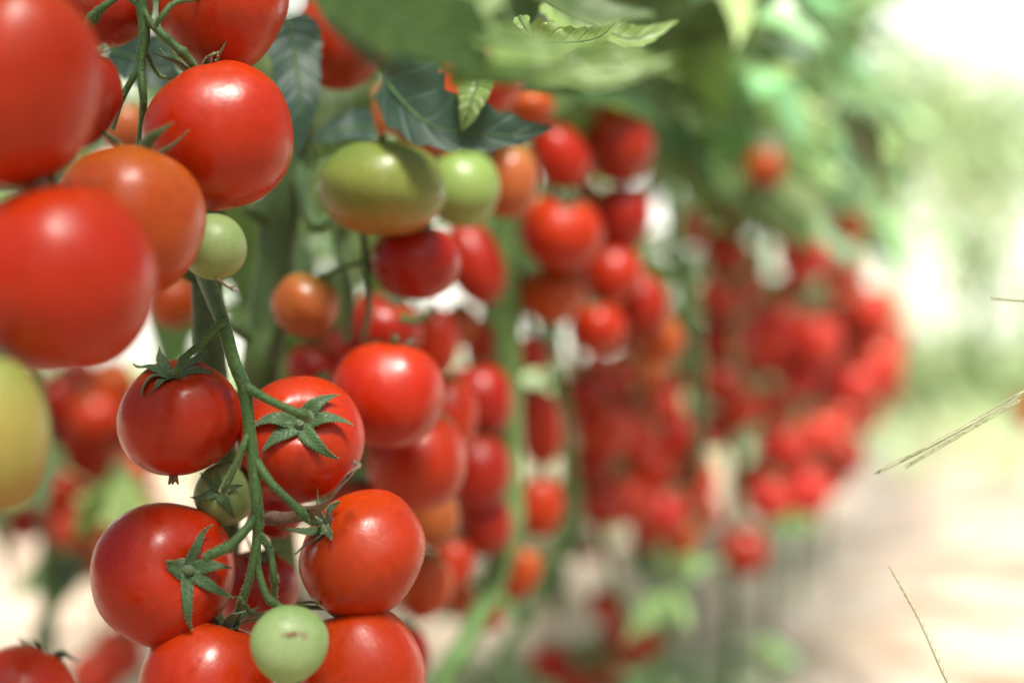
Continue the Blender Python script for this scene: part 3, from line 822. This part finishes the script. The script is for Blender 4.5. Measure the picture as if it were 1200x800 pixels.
# hero leaves of plant 1 and 2
p2 = plant('tomato plant with the thick dark green stem just behind the sharp cluster', ROW1,
           [P(420, -600, .92), P(385, -100, .90), P(352, 120, .87), P(338, 200, .86), P(326, 290, .86), P(314, 390, .85), P(306, 440, .85), P(318, 520, .88), P(330, 640, .9), P(350, 900, .95), P(330, 1300, 1.0), (-.16, 1.05, -.01)],
           [PX(w, .87) for w in (24, 28, 34, 38, 42, 46, 42, 38, 36, 36, 36, 36)], M_STEM_DARK, knots=[(.33, .15, .02)], n=60)
truss(p2, Q((350, 190, .86), (366, 262, .83), (392, 250, .84)), [PX(w, .85) for w in (22, 17, 12)], [], mat=M_STEM)
truss(p2, Q((405, 240, .88), (402, 300, .86), (410, 350, .86), (405, 400, .88)), [PX(w, .86) for w in (12, 12, 11, 9)],
      [(Q((425, 270, .84), (430, 320, .83), (432, 360, .84), (426, 395, .88)), [PX(w, .84) for w in (9, 9, 9, 8)], .5),
       (Q((430, 305, .84), (400, 315, .83), (378, 325, .82), (366, 330, .82)), [PX(w, .84) for w in (7, 6, 6, 7)], .6),
       (Q((470, 372, .9), (490, 375, .89), (512, 360, .88)), [PX(w, .9) for w in (12, 10, 3)], None)], mat=M_STEM)
truss(p2, Q((306, 505, .84), (325, 482, .83), (345, 466, .83), (380, 440, .86)), [PX(w, .84) for w in (26, 22, 18, 12)], [], mat=M_STEM_PALE)
truss(p2, Q((407, 180, .92), (403, 280, .92), (408, 360, .93)), [PX(w, .92) for w in (24, 24, 22)], [], mat=M_STEM_PALE)
hero_leaf('leaf', p2, Q((470, 70, .83), (452, 88, .78), (474, 122, .765), (512, 150, .76), (560, 158, .762), (606, 158, .765), (648, 150, .77)), (.25, .1, 1), .013, .026, M_LEAF_DARK, serr=.3, nser=8, cup=.1, label='dark teal leaf hanging over the middle tomatoes', seed=3, shape=.62)
hero_leaf('leaf', p2, Q((560, 78, .765), (558, 100, .755), (550, 128, .752), (541, 153, .755)), (1, 0, .15), .010, .010, M_LEAF_LIGHT, serr=.12, cup=.5, label='small folded olive leaf tip lying on the dark teal leaf', seed=4)
hero_leaf('leaf', p2, Q((335, 20, .80), (345, 60, .80), (352, 120, .79), (352, 178, .79)), (1, .3, 0), .018, .016, M_LEAF_DARK, serr=.14, label='grey green leaf hanging behind the ripe tomato', seed=5)
hero_leaf('leaf', p2, Q((440, 150, .84), (410, 150, .83), (385, 158, .83), (362, 168, .83)), (0, .5, 1), .010, .012, M_LEAF_DARK, label='small dark leaf above the broad yellow green tomato', seed=6)
hero_leaf('leaf', p1, Q((350, -90, .56), (410, -20, .52), (470, 30, .49), (530, 56, .475), (572, 97, .47)), (.8, .1, .6), .016, .030, M_LEAF_BROAD, serr=.10, nser=8, cup=.10, label='broad blurred dark green leaf crossing the top in front', seed=7, shape=.6)
hero_leaf('leaf', p1, Q((525, 92, .49), (590, 76, .48), (650, 82, .475), (720, 92, .475), (795, 66, .48)), (0, .62, .78), .009, .009, M_LEAF_LIGHT, serr=.22, nser=7, cup=.25, ruffle=.16, label='blurred sunlit light green leaf at the top centre', seed=8)
hero_leaf('leaf', p1, Q((560, -30, .50), (556, 0, .49), (548, 30, .485), (545, 66, .48)), (1, .1, .1), .009, .011, M_LEAF_LIGHT, serr=.2, nser=6, cup=.2, ruffle=.14, label='pale blurred leaflet glaring above the light green leaf', seed=18)
hero_leaf('leaf', p1, Q((600, -70, .56), (640, -20, .54), (690, 14, .54), (770, 18, .54)), (.1, .5, .8), .014, .016, M_LEAF, serr=.2, cup=.2, label='green blurred leaf at the top edge beside the pale leaflet', seed=19)
hero_leaf('leaf', p1, Q((560, 40, .475), (600, 50, .47), (640, 54, .47), (690, 50, .475)), (0, .45, .9), .005, .006, M_LEAF_LIGHT, serr=.25, nser=6, cup=.3, ruffle=.14, label='small glaring leaflet catching light at the top centre', seed=28)
hero_leaf('leaf', p1, Q((540, 98, .50), (600, 94, .49), (660, 102, .49), (730, 104, .49)), (0, .7, .6), .006, .008, M_LEAF_BROAD, serr=.2, cup=.3, ruffle=.14, label='dark green blurred leaflet under the light green leaf', seed=29)
hero_leaf('leaf', p1, Q((670, 70, .485), (710, 66, .48), (750, 72, .48), (800, 92, .485)), (0, .4, .92), .004, .006, M_LEAF_LIGHT, serr=.25, nser=6, cup=.3, ruffle=.14, label='bright blurred leaflet pointing away over the light green leaf', seed=30)
hero_leaf('leaf', p1, Q((380, 20, .50), (420, 52, .485), (470, 84, .475), (520, 104, .47)), (.5, .2, -.8), .004, .005, M_LEAF_DARK, serr=.15, cup=.2, label='narrow bluish leaf edge along the broad blurred leaf', seed=31)
hero_leaf('leaf', p1, Q((602, 70, .69), (632, 52, .685), (668, 50, .68), (705, 42, .68), (736, 8, .68)), (0, .35, .94), .009, .009, M_LEAF_LIGHT, serr=.25, nser=9, cup=.5, ruffle=.16, label='crinkled pale leaf tip in sharp focus at the top', seed=9)
hero_leaf('leaf', p1, Q((640, 0, .75), (690, 25, .74), (740, 46, .74), (796, 24, .75)), (0, .4, .9), .012, .012, M_LEAF_LIGHT, serr=.2, cup=.4, label='curled green leaf behind the crinkled leaf tip', seed=10)
hero_leaf('leaf', p1, Q((610, 20, .69), (614, 30, .685), (622, 42, .684)), (1, 0, .3), .004, .004, M_LEAF_LIGHT, serr=.2, label='tiny pale leaflet beside the crinkled leaf tip', seed=11)
hero_leaf('leaf', p2, Q((360, 240, 1.0), (400, 240, .98), (430, 290, .98), (400, 340, .99)), (.5, .2, 1), .03, .03, M_LEAF_LIGHT, label='bright green leaf in the gap beside the thick stem', seed=12)

hero_leaf('leaf', p1, Q((128, 60, .80), (160, 70, .79), (195, 92, .79), (225, 118, .80)), (.1, .3, 1), .016, .018, M_LEAF_DARK, label='dark leaf behind the fork of the upper left stalk', seed=15)
hero_leaf('leaf', p2, Q((395, 90, .95), (400, 130, .94), (405, 180, .94), (400, 230, .95)), (1, .2, 0), .022, .022, M_LEAF, label='green leaf in shade behind the dark tomatoes at the top', seed=16)
p3 = plant('tomato plant with the tall pale green stem bending left at its foot', ROW1,
           [P(560, -500, 1.3), P(588, -50, 1.22), P(592, 150, 1.17), P(594, 330, 1.15), P(597, 500, 1.15), P(596, 615, 1.15), P(580, 680, 1.14), P(550, 745, 1.12), P(515, 810, 1.1), P(470, 960, 1.1), (-.10, 1.12, -.01)],
           [PX(w, 1.15) for w in (24, 28, 32, 34, 32, 32, 28, 26, 26, 26, 26)], M_STEM_PALE, knots=[(.30, .3, .015), (.50, .35, .02)])
p4 = plant('tomato plant with the thin green stem beside the crowded bunch', ROW1,
           [P(610, -300, 1.5), P(635, 100, 1.42), P(648, 380, 1.36), P(660, 480, 1.36), P(670, 590, 1.36), P(655, 640, 1.36), P(620, 720, 1.34), P(590, 800, 1.32), (-.0, 1.36, -.01)],
           [PX(w, 1.36) for w in (15, 15, 17, 18, 19, 18, 15, 13, 13)], M_STEM_PALE)
p5 = plant('tomato plant with the olive stem left of the farthest bunch', ROW1,
           [P(760, -200, 1.7), P(775, 120, 1.58), P(792, 260, 1.5), P(808, 380, 1.5), P(818, 480, 1.55), P(812, 640, 1.7), P(770, 820, 1.7), (.23, 1.72, -.01)],
           [PX(w, 1.5) for w in (16, 18, 20, 21, 19, 16, 15, 15)], M_STEM)
row_plants = [p1, p2, p3, p4, p5]
row_bases = [np.array([row_x(z, .35), z, 0]) for z in (.70, .92, 1.2, 1.5, 1.8)]
for i, (z, lab) in enumerate([(2.1, 'tomato plant carrying the farthest bunches, next along the path'), (2.45, 'tomato plant whose leaves rise behind the farthest red bunch'), (2.85, 'last but one tomato plant of the near row, hazy leaves'), (3.3, 'last tomato plant at the far end of the near row')]):
    x = row_x(z, .35)
    p = plant(lab, ROW1, [(x + .03, z, 1.7), (x, z, 1.2), (x + random.gauss(0, .03), z, .8), (x + random.gauss(0, .03), z, .45), (x, z, .15), (x, z, -.01)], [.006, .007, .008, .009, .009, .009], n=24, seg=8)
    row_plants.append(p); row_bases.append(np.array([x, z, 0]))
# trusses through the farther bunches
for where, owner in (('of the tall bunch behind the pale stem', p3), ('of the red column under the blurred leaves', p3), ('of the oval ones between two pale stems', p3),
                     ('in the upper half of the crowded bunch', p4), ('in the lower half of the crowded bunch', p4), ('of the shaded bunch behind the olive stem', p5), ('of the distant bunch beside the white glare', row_plants[5]), ('of the distant bunch above the lone crimson', row_plants[5]), ('of the small bunch drooping near the ground', row_plants[5])):
    it = bunch_pts[where]
    k = max(1, len(it) // 5)
    fr = it[0][4] > 1.4
    pts = [P(a[0] + (14 if fr else 0), a[1] - a[3] * .7, a[4] + (-.02 if fr else .03)) for a in it[::k]]
    truss(owner, [pts[0] + Vector((-.03, .03, .12))] + pts, [.0045 if fr else .003] * (len(pts) + 1), [(Q((a[0], a[1] - a[3] * 1.5, a[4] + .03), (a[0] + 3, a[1] - a[3] * 1.1, a[4] + .01), (a[0], a[1] - a[3] * .7, a[4])), [.0018, .0018, .0016], None) for a in it[::2]], mat=M_STEM_PALE if fr else None)

# canopies
def keep1(p):
    if p[1] < .35: return False
    x, y = px_of(p)
    if p[1] < 1.05:
        return y < -60 and p[2] > CAM_H + .25 and p[0] < row_x(p[1], .35) + .05
    lim = 60 + (x - 600) * .47 if x < 1000 else 275
    return y < lim or (p[1] > 1.5 and random.random() < .07 and y < 520 and x > 840)
for i, (pl, b) in enumerate(zip(row_plants, row_bases)):
    z = b[1]
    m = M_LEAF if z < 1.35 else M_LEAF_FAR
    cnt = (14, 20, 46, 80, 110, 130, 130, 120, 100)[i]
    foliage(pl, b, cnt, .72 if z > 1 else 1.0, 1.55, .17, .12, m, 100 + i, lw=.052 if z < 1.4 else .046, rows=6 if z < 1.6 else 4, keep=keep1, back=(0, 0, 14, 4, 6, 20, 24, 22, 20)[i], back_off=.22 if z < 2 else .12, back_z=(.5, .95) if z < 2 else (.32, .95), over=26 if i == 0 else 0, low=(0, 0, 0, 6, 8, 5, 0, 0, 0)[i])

# bright leaves hanging low between the bunches
ROW2 = 'tomato plants of the row at left'
left = []
for i, (z, lab) in enumerate([(1.25, 'tomato plant at the left edge of the second row, mostly out of view'), (1.62, 'tomato plant of the second row behind the yellow tomato'), (1.95, 'tomato plant of the second row beside the white glare'), (2.35, 'tomato plant of the second row seen through the gap by the thick stem'), (2.8, 'tomato plant of the second row behind the tall pale stem'), (3.3, 'far tomato plant of the second row behind the red column'), (3.9, 'farthest tomato plant of the second row')]):
    x = row_x(z, 1.02)
    p = plant(lab, ROW2, [(x, z, 1.6), (x + .02, z, 1.1), (x - .02, z, .7), (x + .01, z, .35), (x, z, -.01)], [.006, .008, .009, .009, .009], n=24, seg=8, mat=M_STEM)
    b = np.array([x, z, 0])
    def keep2(q):
        xx, yy = px_of(q)
        return not (130 < xx < 300 and 170 < yy < 480) and (q[2] > .72 or random.random() < .12)
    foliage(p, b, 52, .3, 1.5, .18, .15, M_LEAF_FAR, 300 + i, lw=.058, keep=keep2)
    left.append(p)
hero_leaf('leaf', left[1], Q((92, 628, 1.3), (112, 590, 1.28), (135, 556, 1.28), (160, 524, 1.3)), (.8, -.2, .5), .011, .011, M_LEAF_LIGHT, serr=.05, label='long bright green leaf blurred at left', seed=14)
for where, owner in (('of the back row above the bright leaf', left[1]), ('of the back row below the bright leaf', left[1])):
    it = bunch_pts[where]
    truss(owner, [P(a[0], a[1] - 20, a[4] + .03) for a in it[::3]], [.003] * len(it[::3]), [])

# extra tomatoes of the second row seen through gaps in the near row
it = [(575, 545, 22, 22, 2.3, 'r'), (655, 430, 16, 18, 2.6, 'd'), (300, 560, 24, 26, 1.9, 'd'), (330, 545, 24, 24, 1.95, 'd'), (440, 700, 20, 22, 2.3, 'r'), (410, 420, 22, 24, 2.2, 'd'), (520, 430, 18, 18, 2.4, 'd'), (690, 640, 16, 16, 2.7, 'd')]

for (px, py, rx, ry, z, col), lab in zip(it, ('red tomato of the back row glimpsed behind the tall pale stem', 'dark red tomato far behind, in the gap between the two pale green stems', 'dark red tomato glimpsed between the sharp stalk and the small green fruit', 'dark red tomato in the dark slit beside the sharp stalk',
        'blurred red tomato low behind the two lowest sharp ones', 'dark red tomato deep behind the amber one and glossy one', 'dark red tomato far behind the white gap above the glossy one', 'dark red tomato under the crowded bunch, far behind the thin stem')):
    tomato(px, py, rx, ry, z, col, lab, (.1, 0, 1))

# ------------------------------------------------------------------ grasses at the path
GR = 'dry grass stalks beside the path'
def stalk(label, pts, radii, spikes=0):
    e = empty('grass_stalk'); tag(e, label, 'grass stalk', GR)
    mb = MB(); tube(mb, pts, radii, n=60, seg=6); mb.build('stem', M_STRAW, e)
    return e
g1 = stalk('pale drooping grass spike with two seed heads, leaning in from the right edge', Q((1420, 1880, .70), (1400, 1200, .70), (1350, 640, .70), (1270, 452, .69), (1215, 452, .685), (1150, 490, .68), (1085, 525, .68), (1024, 555, .68)), [PX(w, .68) for w in (6, 5, 4, 3.4, 3, 2.6, 2.2, 1.4)])
def seedhead(parent, pts, n, ln, w):
    mb = MB(); c = spline(pts, n + 2); d = unit(np.gradient(c, axis=0))
    for i in range(1, n + 1):
        for sg in (-1, 1):
            s = unit(np.cross(d[i], (0, 1, 0))) * sg
            p0 = c[i]; dir_ = unit(d[i] * 1.0 + s * .32 + np.array([0, random.uniform(-.2, .2), 0]))
            tube(mb, [p0, p0 + dir_ * ln * .5 + s * w * .3, p0 + dir_ * ln], [w * .35, w, w * .15], n=5, seg=5)
    return mb.build('seed_head', M_STRAW, parent)
seedhead(g1, Q((1200, 459, .682), (1150, 489, .68), (1085, 525, .68), (1030, 552, .68)), 46, .0035, .00032)
seedhead(g1, Q((1200, 466, .695), (1150, 495, .695), (1105, 521, .695), (1062, 546, .695)), 34, .0032, .00040)
g2 = stalk('thin bent grass stalk rising from the lower right corner', Q((1330, 1890, .69), (1240, 1180, .69), (1150, 880, .685), (1108, 795, .68), (1075, 722, .68), (1040, 660, .68)), [PX(w, .68) for w in (5, 4, 3.2, 2.8, 2.4, 1.4)])
seedhead(g2, Q((1125, 830, .68), (1085, 740, .68), (1045, 668, .68)), 16, .003, .0002)
g3 = stalk('short grass tip poking in at the right edge beside the white glare', Q((1520, 1880, .70), (1460, 900, .70), (1380, 420, .70), (1260, 352, .69), (1200, 352, .69), (1161, 349, .69)), [PX(w, .68) for w in (6, 5, 4, 3, 2.4, 1.4)])
seedhead(g3, Q((1230, 353, .69), (1190, 352, .69), (1163, 350, .69)), 12, .003, .0002)

# ------------------------------------------------------------------ ground, weeds, far green, glare sheet
def mat_ground():
    m, nt, out = new_mat('dry_soil')
    L = nt.links.new
    geo = node(nt, 'ShaderNodeNewGeometry'); pos = geo.outputs['Position']
    s = node(nt, 'ShaderNodeSeparateXYZ'); L(pos, s.inputs[0])
    # distance right of the near row's line
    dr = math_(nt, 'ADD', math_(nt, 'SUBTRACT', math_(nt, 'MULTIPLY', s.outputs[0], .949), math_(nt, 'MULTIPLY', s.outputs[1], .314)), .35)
    n0 = noise(nt, pos, 1.6, 4); n1 = noise(nt, pos, 6, 5, .6); n2 = noise(nt, pos, 45, 5, .65)
    path = mix(nt, smooth(nt, noise(nt, pos, 3.2, 4, .6), .44, .60), (.84, .68, .53), (.40, .28, .19))  # sun dapples put into the path colour as noise patches
    row_shade = mix(nt, smooth(nt, n1, .35, .65), (.26, .21, .165), (.46, .41, .35))  # shade at the foot of the row put into the soil colour
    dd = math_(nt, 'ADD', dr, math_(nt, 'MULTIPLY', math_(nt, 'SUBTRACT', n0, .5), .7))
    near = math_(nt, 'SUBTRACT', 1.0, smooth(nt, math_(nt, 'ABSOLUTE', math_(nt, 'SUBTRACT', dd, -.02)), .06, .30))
    col = mix(nt, near, path, row_shade)
    col = mix(nt, smooth(nt, s.outputs[1], 5.5, 11.0), col, (.55, .62, .36))
    col = mix(nt, math_(nt, 'MULTIPLY', math_(nt, 'SUBTRACT', 1.0, smooth(nt, math_(nt, 'ADD', s.outputs[1], math_(nt, 'MULTIPLY', n0, .6)), 1.1, 2.1)), .9), col, (.25, .18, .115))  # near-camera soil darkened in colour to cut bounce light on the fruit
    h = node(nt, 'ShaderNodeHueSaturation'); L(col, h.inputs['Color']); L(math_(nt, 'ADD', .75, math_(nt, 'MULTIPLY', n2, .5)), h.inputs['Value'])
    b = node(nt, 'ShaderNodeBsdfPrincipled'); L(h.outputs[0], b.inputs['Base Color']); b.inputs['Roughness'].default_value = .9
    bp = node(nt, 'ShaderNodeBump'); bp.inputs['Strength'].default_value = .6; bp.inputs['Distance'].default_value = .02
    L(math_(nt, 'ADD', n1, math_(nt, 'MULTIPLY', n2, .4)), bp.inputs['Height']); L(bp.outputs[0], b.inputs['Normal'])
    L(b.outputs[0], out.inputs[0])
    return m
mb = MB()
xs = np.concatenate([[-60], np.linspace(-4, 8, 80), [60]]); ys = np.concatenate([[-20], np.linspace(-.5, 12, 80), [120]])
vv = []
for y in ys:
    for x in xs:
        inside = -4 <= x <= 8 and -.5 <= y <= 12
        vv.append((x, y, (.012 * math.sin(3 * x + 1.3 * y) * math.sin(2.1 * y) + random.gauss(0, .006)) if inside else 0))
k = len(xs)
mb.add(vv, [(i * k + j, i * k + j + 1, (i + 1) * k + j + 1, (i + 1) * k + j) for i in range(len(ys) - 1) for j in range(k - 1)])
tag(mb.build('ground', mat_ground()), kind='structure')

# weeds and litter along the foot of the row
mb = MB(); random.seed(77)
for k in range(520):
    z = random.uniform(1.3, 2.45); off = random.choice((random.gauss(.50, .10), random.gauss(.58, .12), random.gauss(1.0, .3)))
    x = row_x(z, off)
    for j in range(3):
        a = random.uniform(0, 6.28)
        blade(mb, np.array([x + random.gauss(0, .02), z + random.gauss(0, .02), 0.0]), (math.cos(a) * .6, math.sin(a) * .6, random.uniform(.2, 1.1)), (0, 0, 1) if random.random() < .5 else (0, -1, .5), random.uniform(.03, .10), random.uniform(.014, .035), 3, 1, 0, 5, .2, .6)
tag(mb.build('weeds', M_GRASSLEAF), 'pale green weeds sprouting along the foot of the rows', 'weeds', kind='stuff')
mb = MB()
for k in range(2100):
    z = 13 - 8.2 * random.random() ** 1.7; x = random.uniform(-.5, .62) * z
    for j in range(3):
        a = random.uniform(0, 6.28)
        blade(mb, np.array([x + random.gauss(0, .05), z, 0.0]), (math.cos(a) * .5, math.sin(a) * .5, 1), (0, -1, .5), random.uniform(.08, .28), random.uniform(.02, .04), 3, 1, 0, 5, .2, .6)
tag(mb.build('grass', M_LEAF_PALE), 'sunlit pale grass beyond the end of the rows', 'grass', kind='stuff')

mb = MB()  # pale litter added so the ground looks dappled with light
for k in range(2600):
    z = random.uniform(1.6, 7.5); x = row_x(z, .35) + random.choice((random.uniform(-.5, 1.3), random.uniform(-3.0, -.4)))
    a = random.uniform(0, 6.28); L_ = random.uniform(.02, .09)
    blade(mb, np.array([x, z, .018 + random.uniform(0, .012)]), (math.cos(a), math.sin(a), random.uniform(-.05, .15)), (0, 0, 1), L_, random.choice((.003, .004, .02)), 3, 1, 0, 5, .2, random.uniform(-.3, .6))
tag(mb.build('litter', mat_plain('dry_litter', (.30, .20, .12), (.80, .68, .46), 9)), 'dry straw and shrivelled leaves added to dapple the path', 'litter', kind='stuff')

# pale trees and shrubs beyond the rows
random.seed(5)
def far_tree(name, label, cat, x, y, zc, rx, rz, count, lw, trunk=True, mat=M_LEAF_PALE):
    e = empty(name, (0, 0, 0)); tag(e, label, cat, 'pale trees and shrubs beyond the path')
    mb = MB(); tube(mb, [(x, y, -.02), (x + .03, y, zc * .5), (x, y, zc + rz * .4)], [.05, .035, .015], n=10, seg=8)
    for k in range(5):
        a = random.uniform(0, 6.28)
        tube(mb, [(x, y, zc * .7), (x + math.cos(a) * rx * .4, y + math.sin(a) * rx * .4, zc + .1), (x + math.cos(a) * rx * .8, y + math.sin(a) * rx * .8, zc + rz * random.uniform(-.1, .6))], [.02, .014, .006], n=8, seg=6)
    mb.build('trunk', M_STEM_PALE, e)
    mb = MB()
    cl = [(np.array([random.gauss(0, .55), random.gauss(0, .55), random.gauss(0, .5)]), random.uniform(.25, .45)) for _ in range(14)]
    for k in range(count):
        c, s = random.choice(cl)
        p = c + np.array([random.gauss(0, s) for _ in range(3)]) * .8
        q = np.array([x + p[0] * rx, y + p[1] * rx, max(.05, zc + p[2] * rz)])
        blade(mb, q, (random.gauss(0, 1), random.gauss(0, 1), random.gauss(-.3, .6)), (random.gauss(0, .5), random.gauss(-.3, .5), 1), lw * random.uniform(.7, 1.4), lw * .5, 3, 1, 0, 5, .2, .4)
    mb.build('crown', mat, e)
    return e
far_tree('tree', 'pale tree filling the upper right beyond the end of the row', 'tree', 2.60, 8.0, 1.62, .8, .62, 1900, .12)
far_tree('tree', 'pale yellow green tree at the right edge of the frame', 'tree', 3.55, 9.0, 1.25, .55, .8, 1500, .12)
far_tree('tree', 'pale tree just behind the last plants of the near row', 'tree', 1.85, 7.0, 1.35, .6, .7, 1200, .11)
far_tree('shrub', 'low pale shrub under the white glare at the end of the path', 'shrub', 2.5, 8.5, .25, .6, .2, 700, .1)
far_tree('shrub', 'low pale shrub at the right edge beside the path', 'shrub', 3.1, 8.0, .32, .6, .28, 700, .1)
far_tree('shrub', 'pale shrub hidden behind the farthest red bunch', 'shrub', 1.2, 6.5, .5, .6, .5, 800, .1)
far_tree('tree', 'pale tree far behind the left row', 'tree', -2.8, 8.5, 1.7, .9, .7, 1200, .12)

# white sheet added behind all, leaned to the sun to glare like bright sky
def mat_film():
    m, nt, out = new_mat('polythene_film')
    geo = node(nt, 'ShaderNodeNewGeometry')
    n1 = noise(nt, geo.outputs['Position'], 2.0, 4)
    b = node(nt, 'ShaderNodeBsdfPrincipled'); nt.links.new(mix(nt, n1, (.86, .88, .86), (.93, .93, .92)), b.inputs['Base Color']); b.inputs['Roughness'].default_value = .6
    nt.links.new(b.outputs[0], out.inputs[0])
    return m
fe = empty('backdrop', (0, 0, 0)); tag(fe, 'white polythene sheet added behind all the plants for bright glare', 'backdrop')
mb = MB(); k = 61; vv = []
prof = [(13.0, -.05), (13.2, .6), (13.7, 1.4), (14.6, 2.3), (15.8, 3.1), (17.4, 3.8), (19.5, 4.6), (22, 5.6), (25, 7.0)]
for (y, z) in prof:
    for i in range(k):
        x = -16 + 36 * i / (k - 1)
        vv.append((x, y + .05 * math.cos(i * math.pi), z + .04 * math.cos(i * math.pi)))
mb.add(vv, [(i * k + j, i * k + j + 1, (i + 1) * k + j + 1, (i + 1) * k + j) for i in range(len(prof) - 1) for j in range(k - 1)])
mb.build('film_sheet', mat_film(), fe)
M_METAL = mat_plain('galvanised_hoop', (.45, .46, .46), (.6, .6, .6), 20, .4)
for i in range(0, k, 6):  # made-up hoops along the added sheet
    x = -16 + 36 * i / (k - 1)
    mb = MB(); tube(mb, [(x, y - .10, z + .02) for y, z in prof], [.025] * len(prof), n=30, seg=8); mb.build('hoop', M_METAL, fe)

# ------------------------------------------------------------------ light, sky, camera
SUN_EL, SUN_AZ = 62.0, 164.0       # behind the camera; azimuth measured clockwise from +Y
w = bpy.data.worlds.new('World'); scene.world = w; w.use_nodes = True
nt = w.node_tree; bg = nt.nodes['Background']
sky = nt.nodes.new('ShaderNodeTexSky'); sky.sky_type = 'NISHITA'; sky.sun_disc = False
sky.sun_elevation = math.radians(SUN_EL); sky.sun_rotation = math.radians(SUN_AZ)
sky.dust_density = 6.0; sky.air_density = 1.0
nt.links.new(sky.outputs[0], bg.inputs[0]); bg.inputs[1].default_value = .10
sl = bpy.data.lights.new('sun', 'SUN'); so = bpy.data.objects.new('sun', sl); C.objects.link(so)
sl.energy = 5.6; sl.angle = math.radians(17); sl.color = (1, .95, .87)
d = Vector((math.sin(math.radians(SUN_AZ)) * math.cos(math.radians(SUN_EL)), math.cos(math.radians(SUN_AZ)) * math.cos(math.radians(SUN_EL)), math.sin(math.radians(SUN_EL))))
so.rotation_euler = d.to_track_quat('Z', 'Y').to_euler()
so.location = d * 20

cam = bpy.data.cameras.new('camera'); co = bpy.data.objects.new('camera', cam); C.objects.link(co)
co.location = (0, 0, CAM_H); co.rotation_euler = (math.pi / 2, 0, 0)
cam.lens = 50; cam.sensor_width = 36; cam.shift_y = -(400 - HORIZON) / 1200
cam.clip_start = .02; cam.clip_end = 500
cam.dof.use_dof = True; cam.dof.focus_distance = .668; cam.dof.aperture_fstop = 2.2
scene.camera = co
scene.view_settings.view_transform = 'Standard'; scene.view_settings.look = 'None'; scene.view_settings.exposure = 0
scene.cycles.use_denoising = True
scene.cycles.max_bounces = 10; scene.cycles.transparent_max_bounces = 8
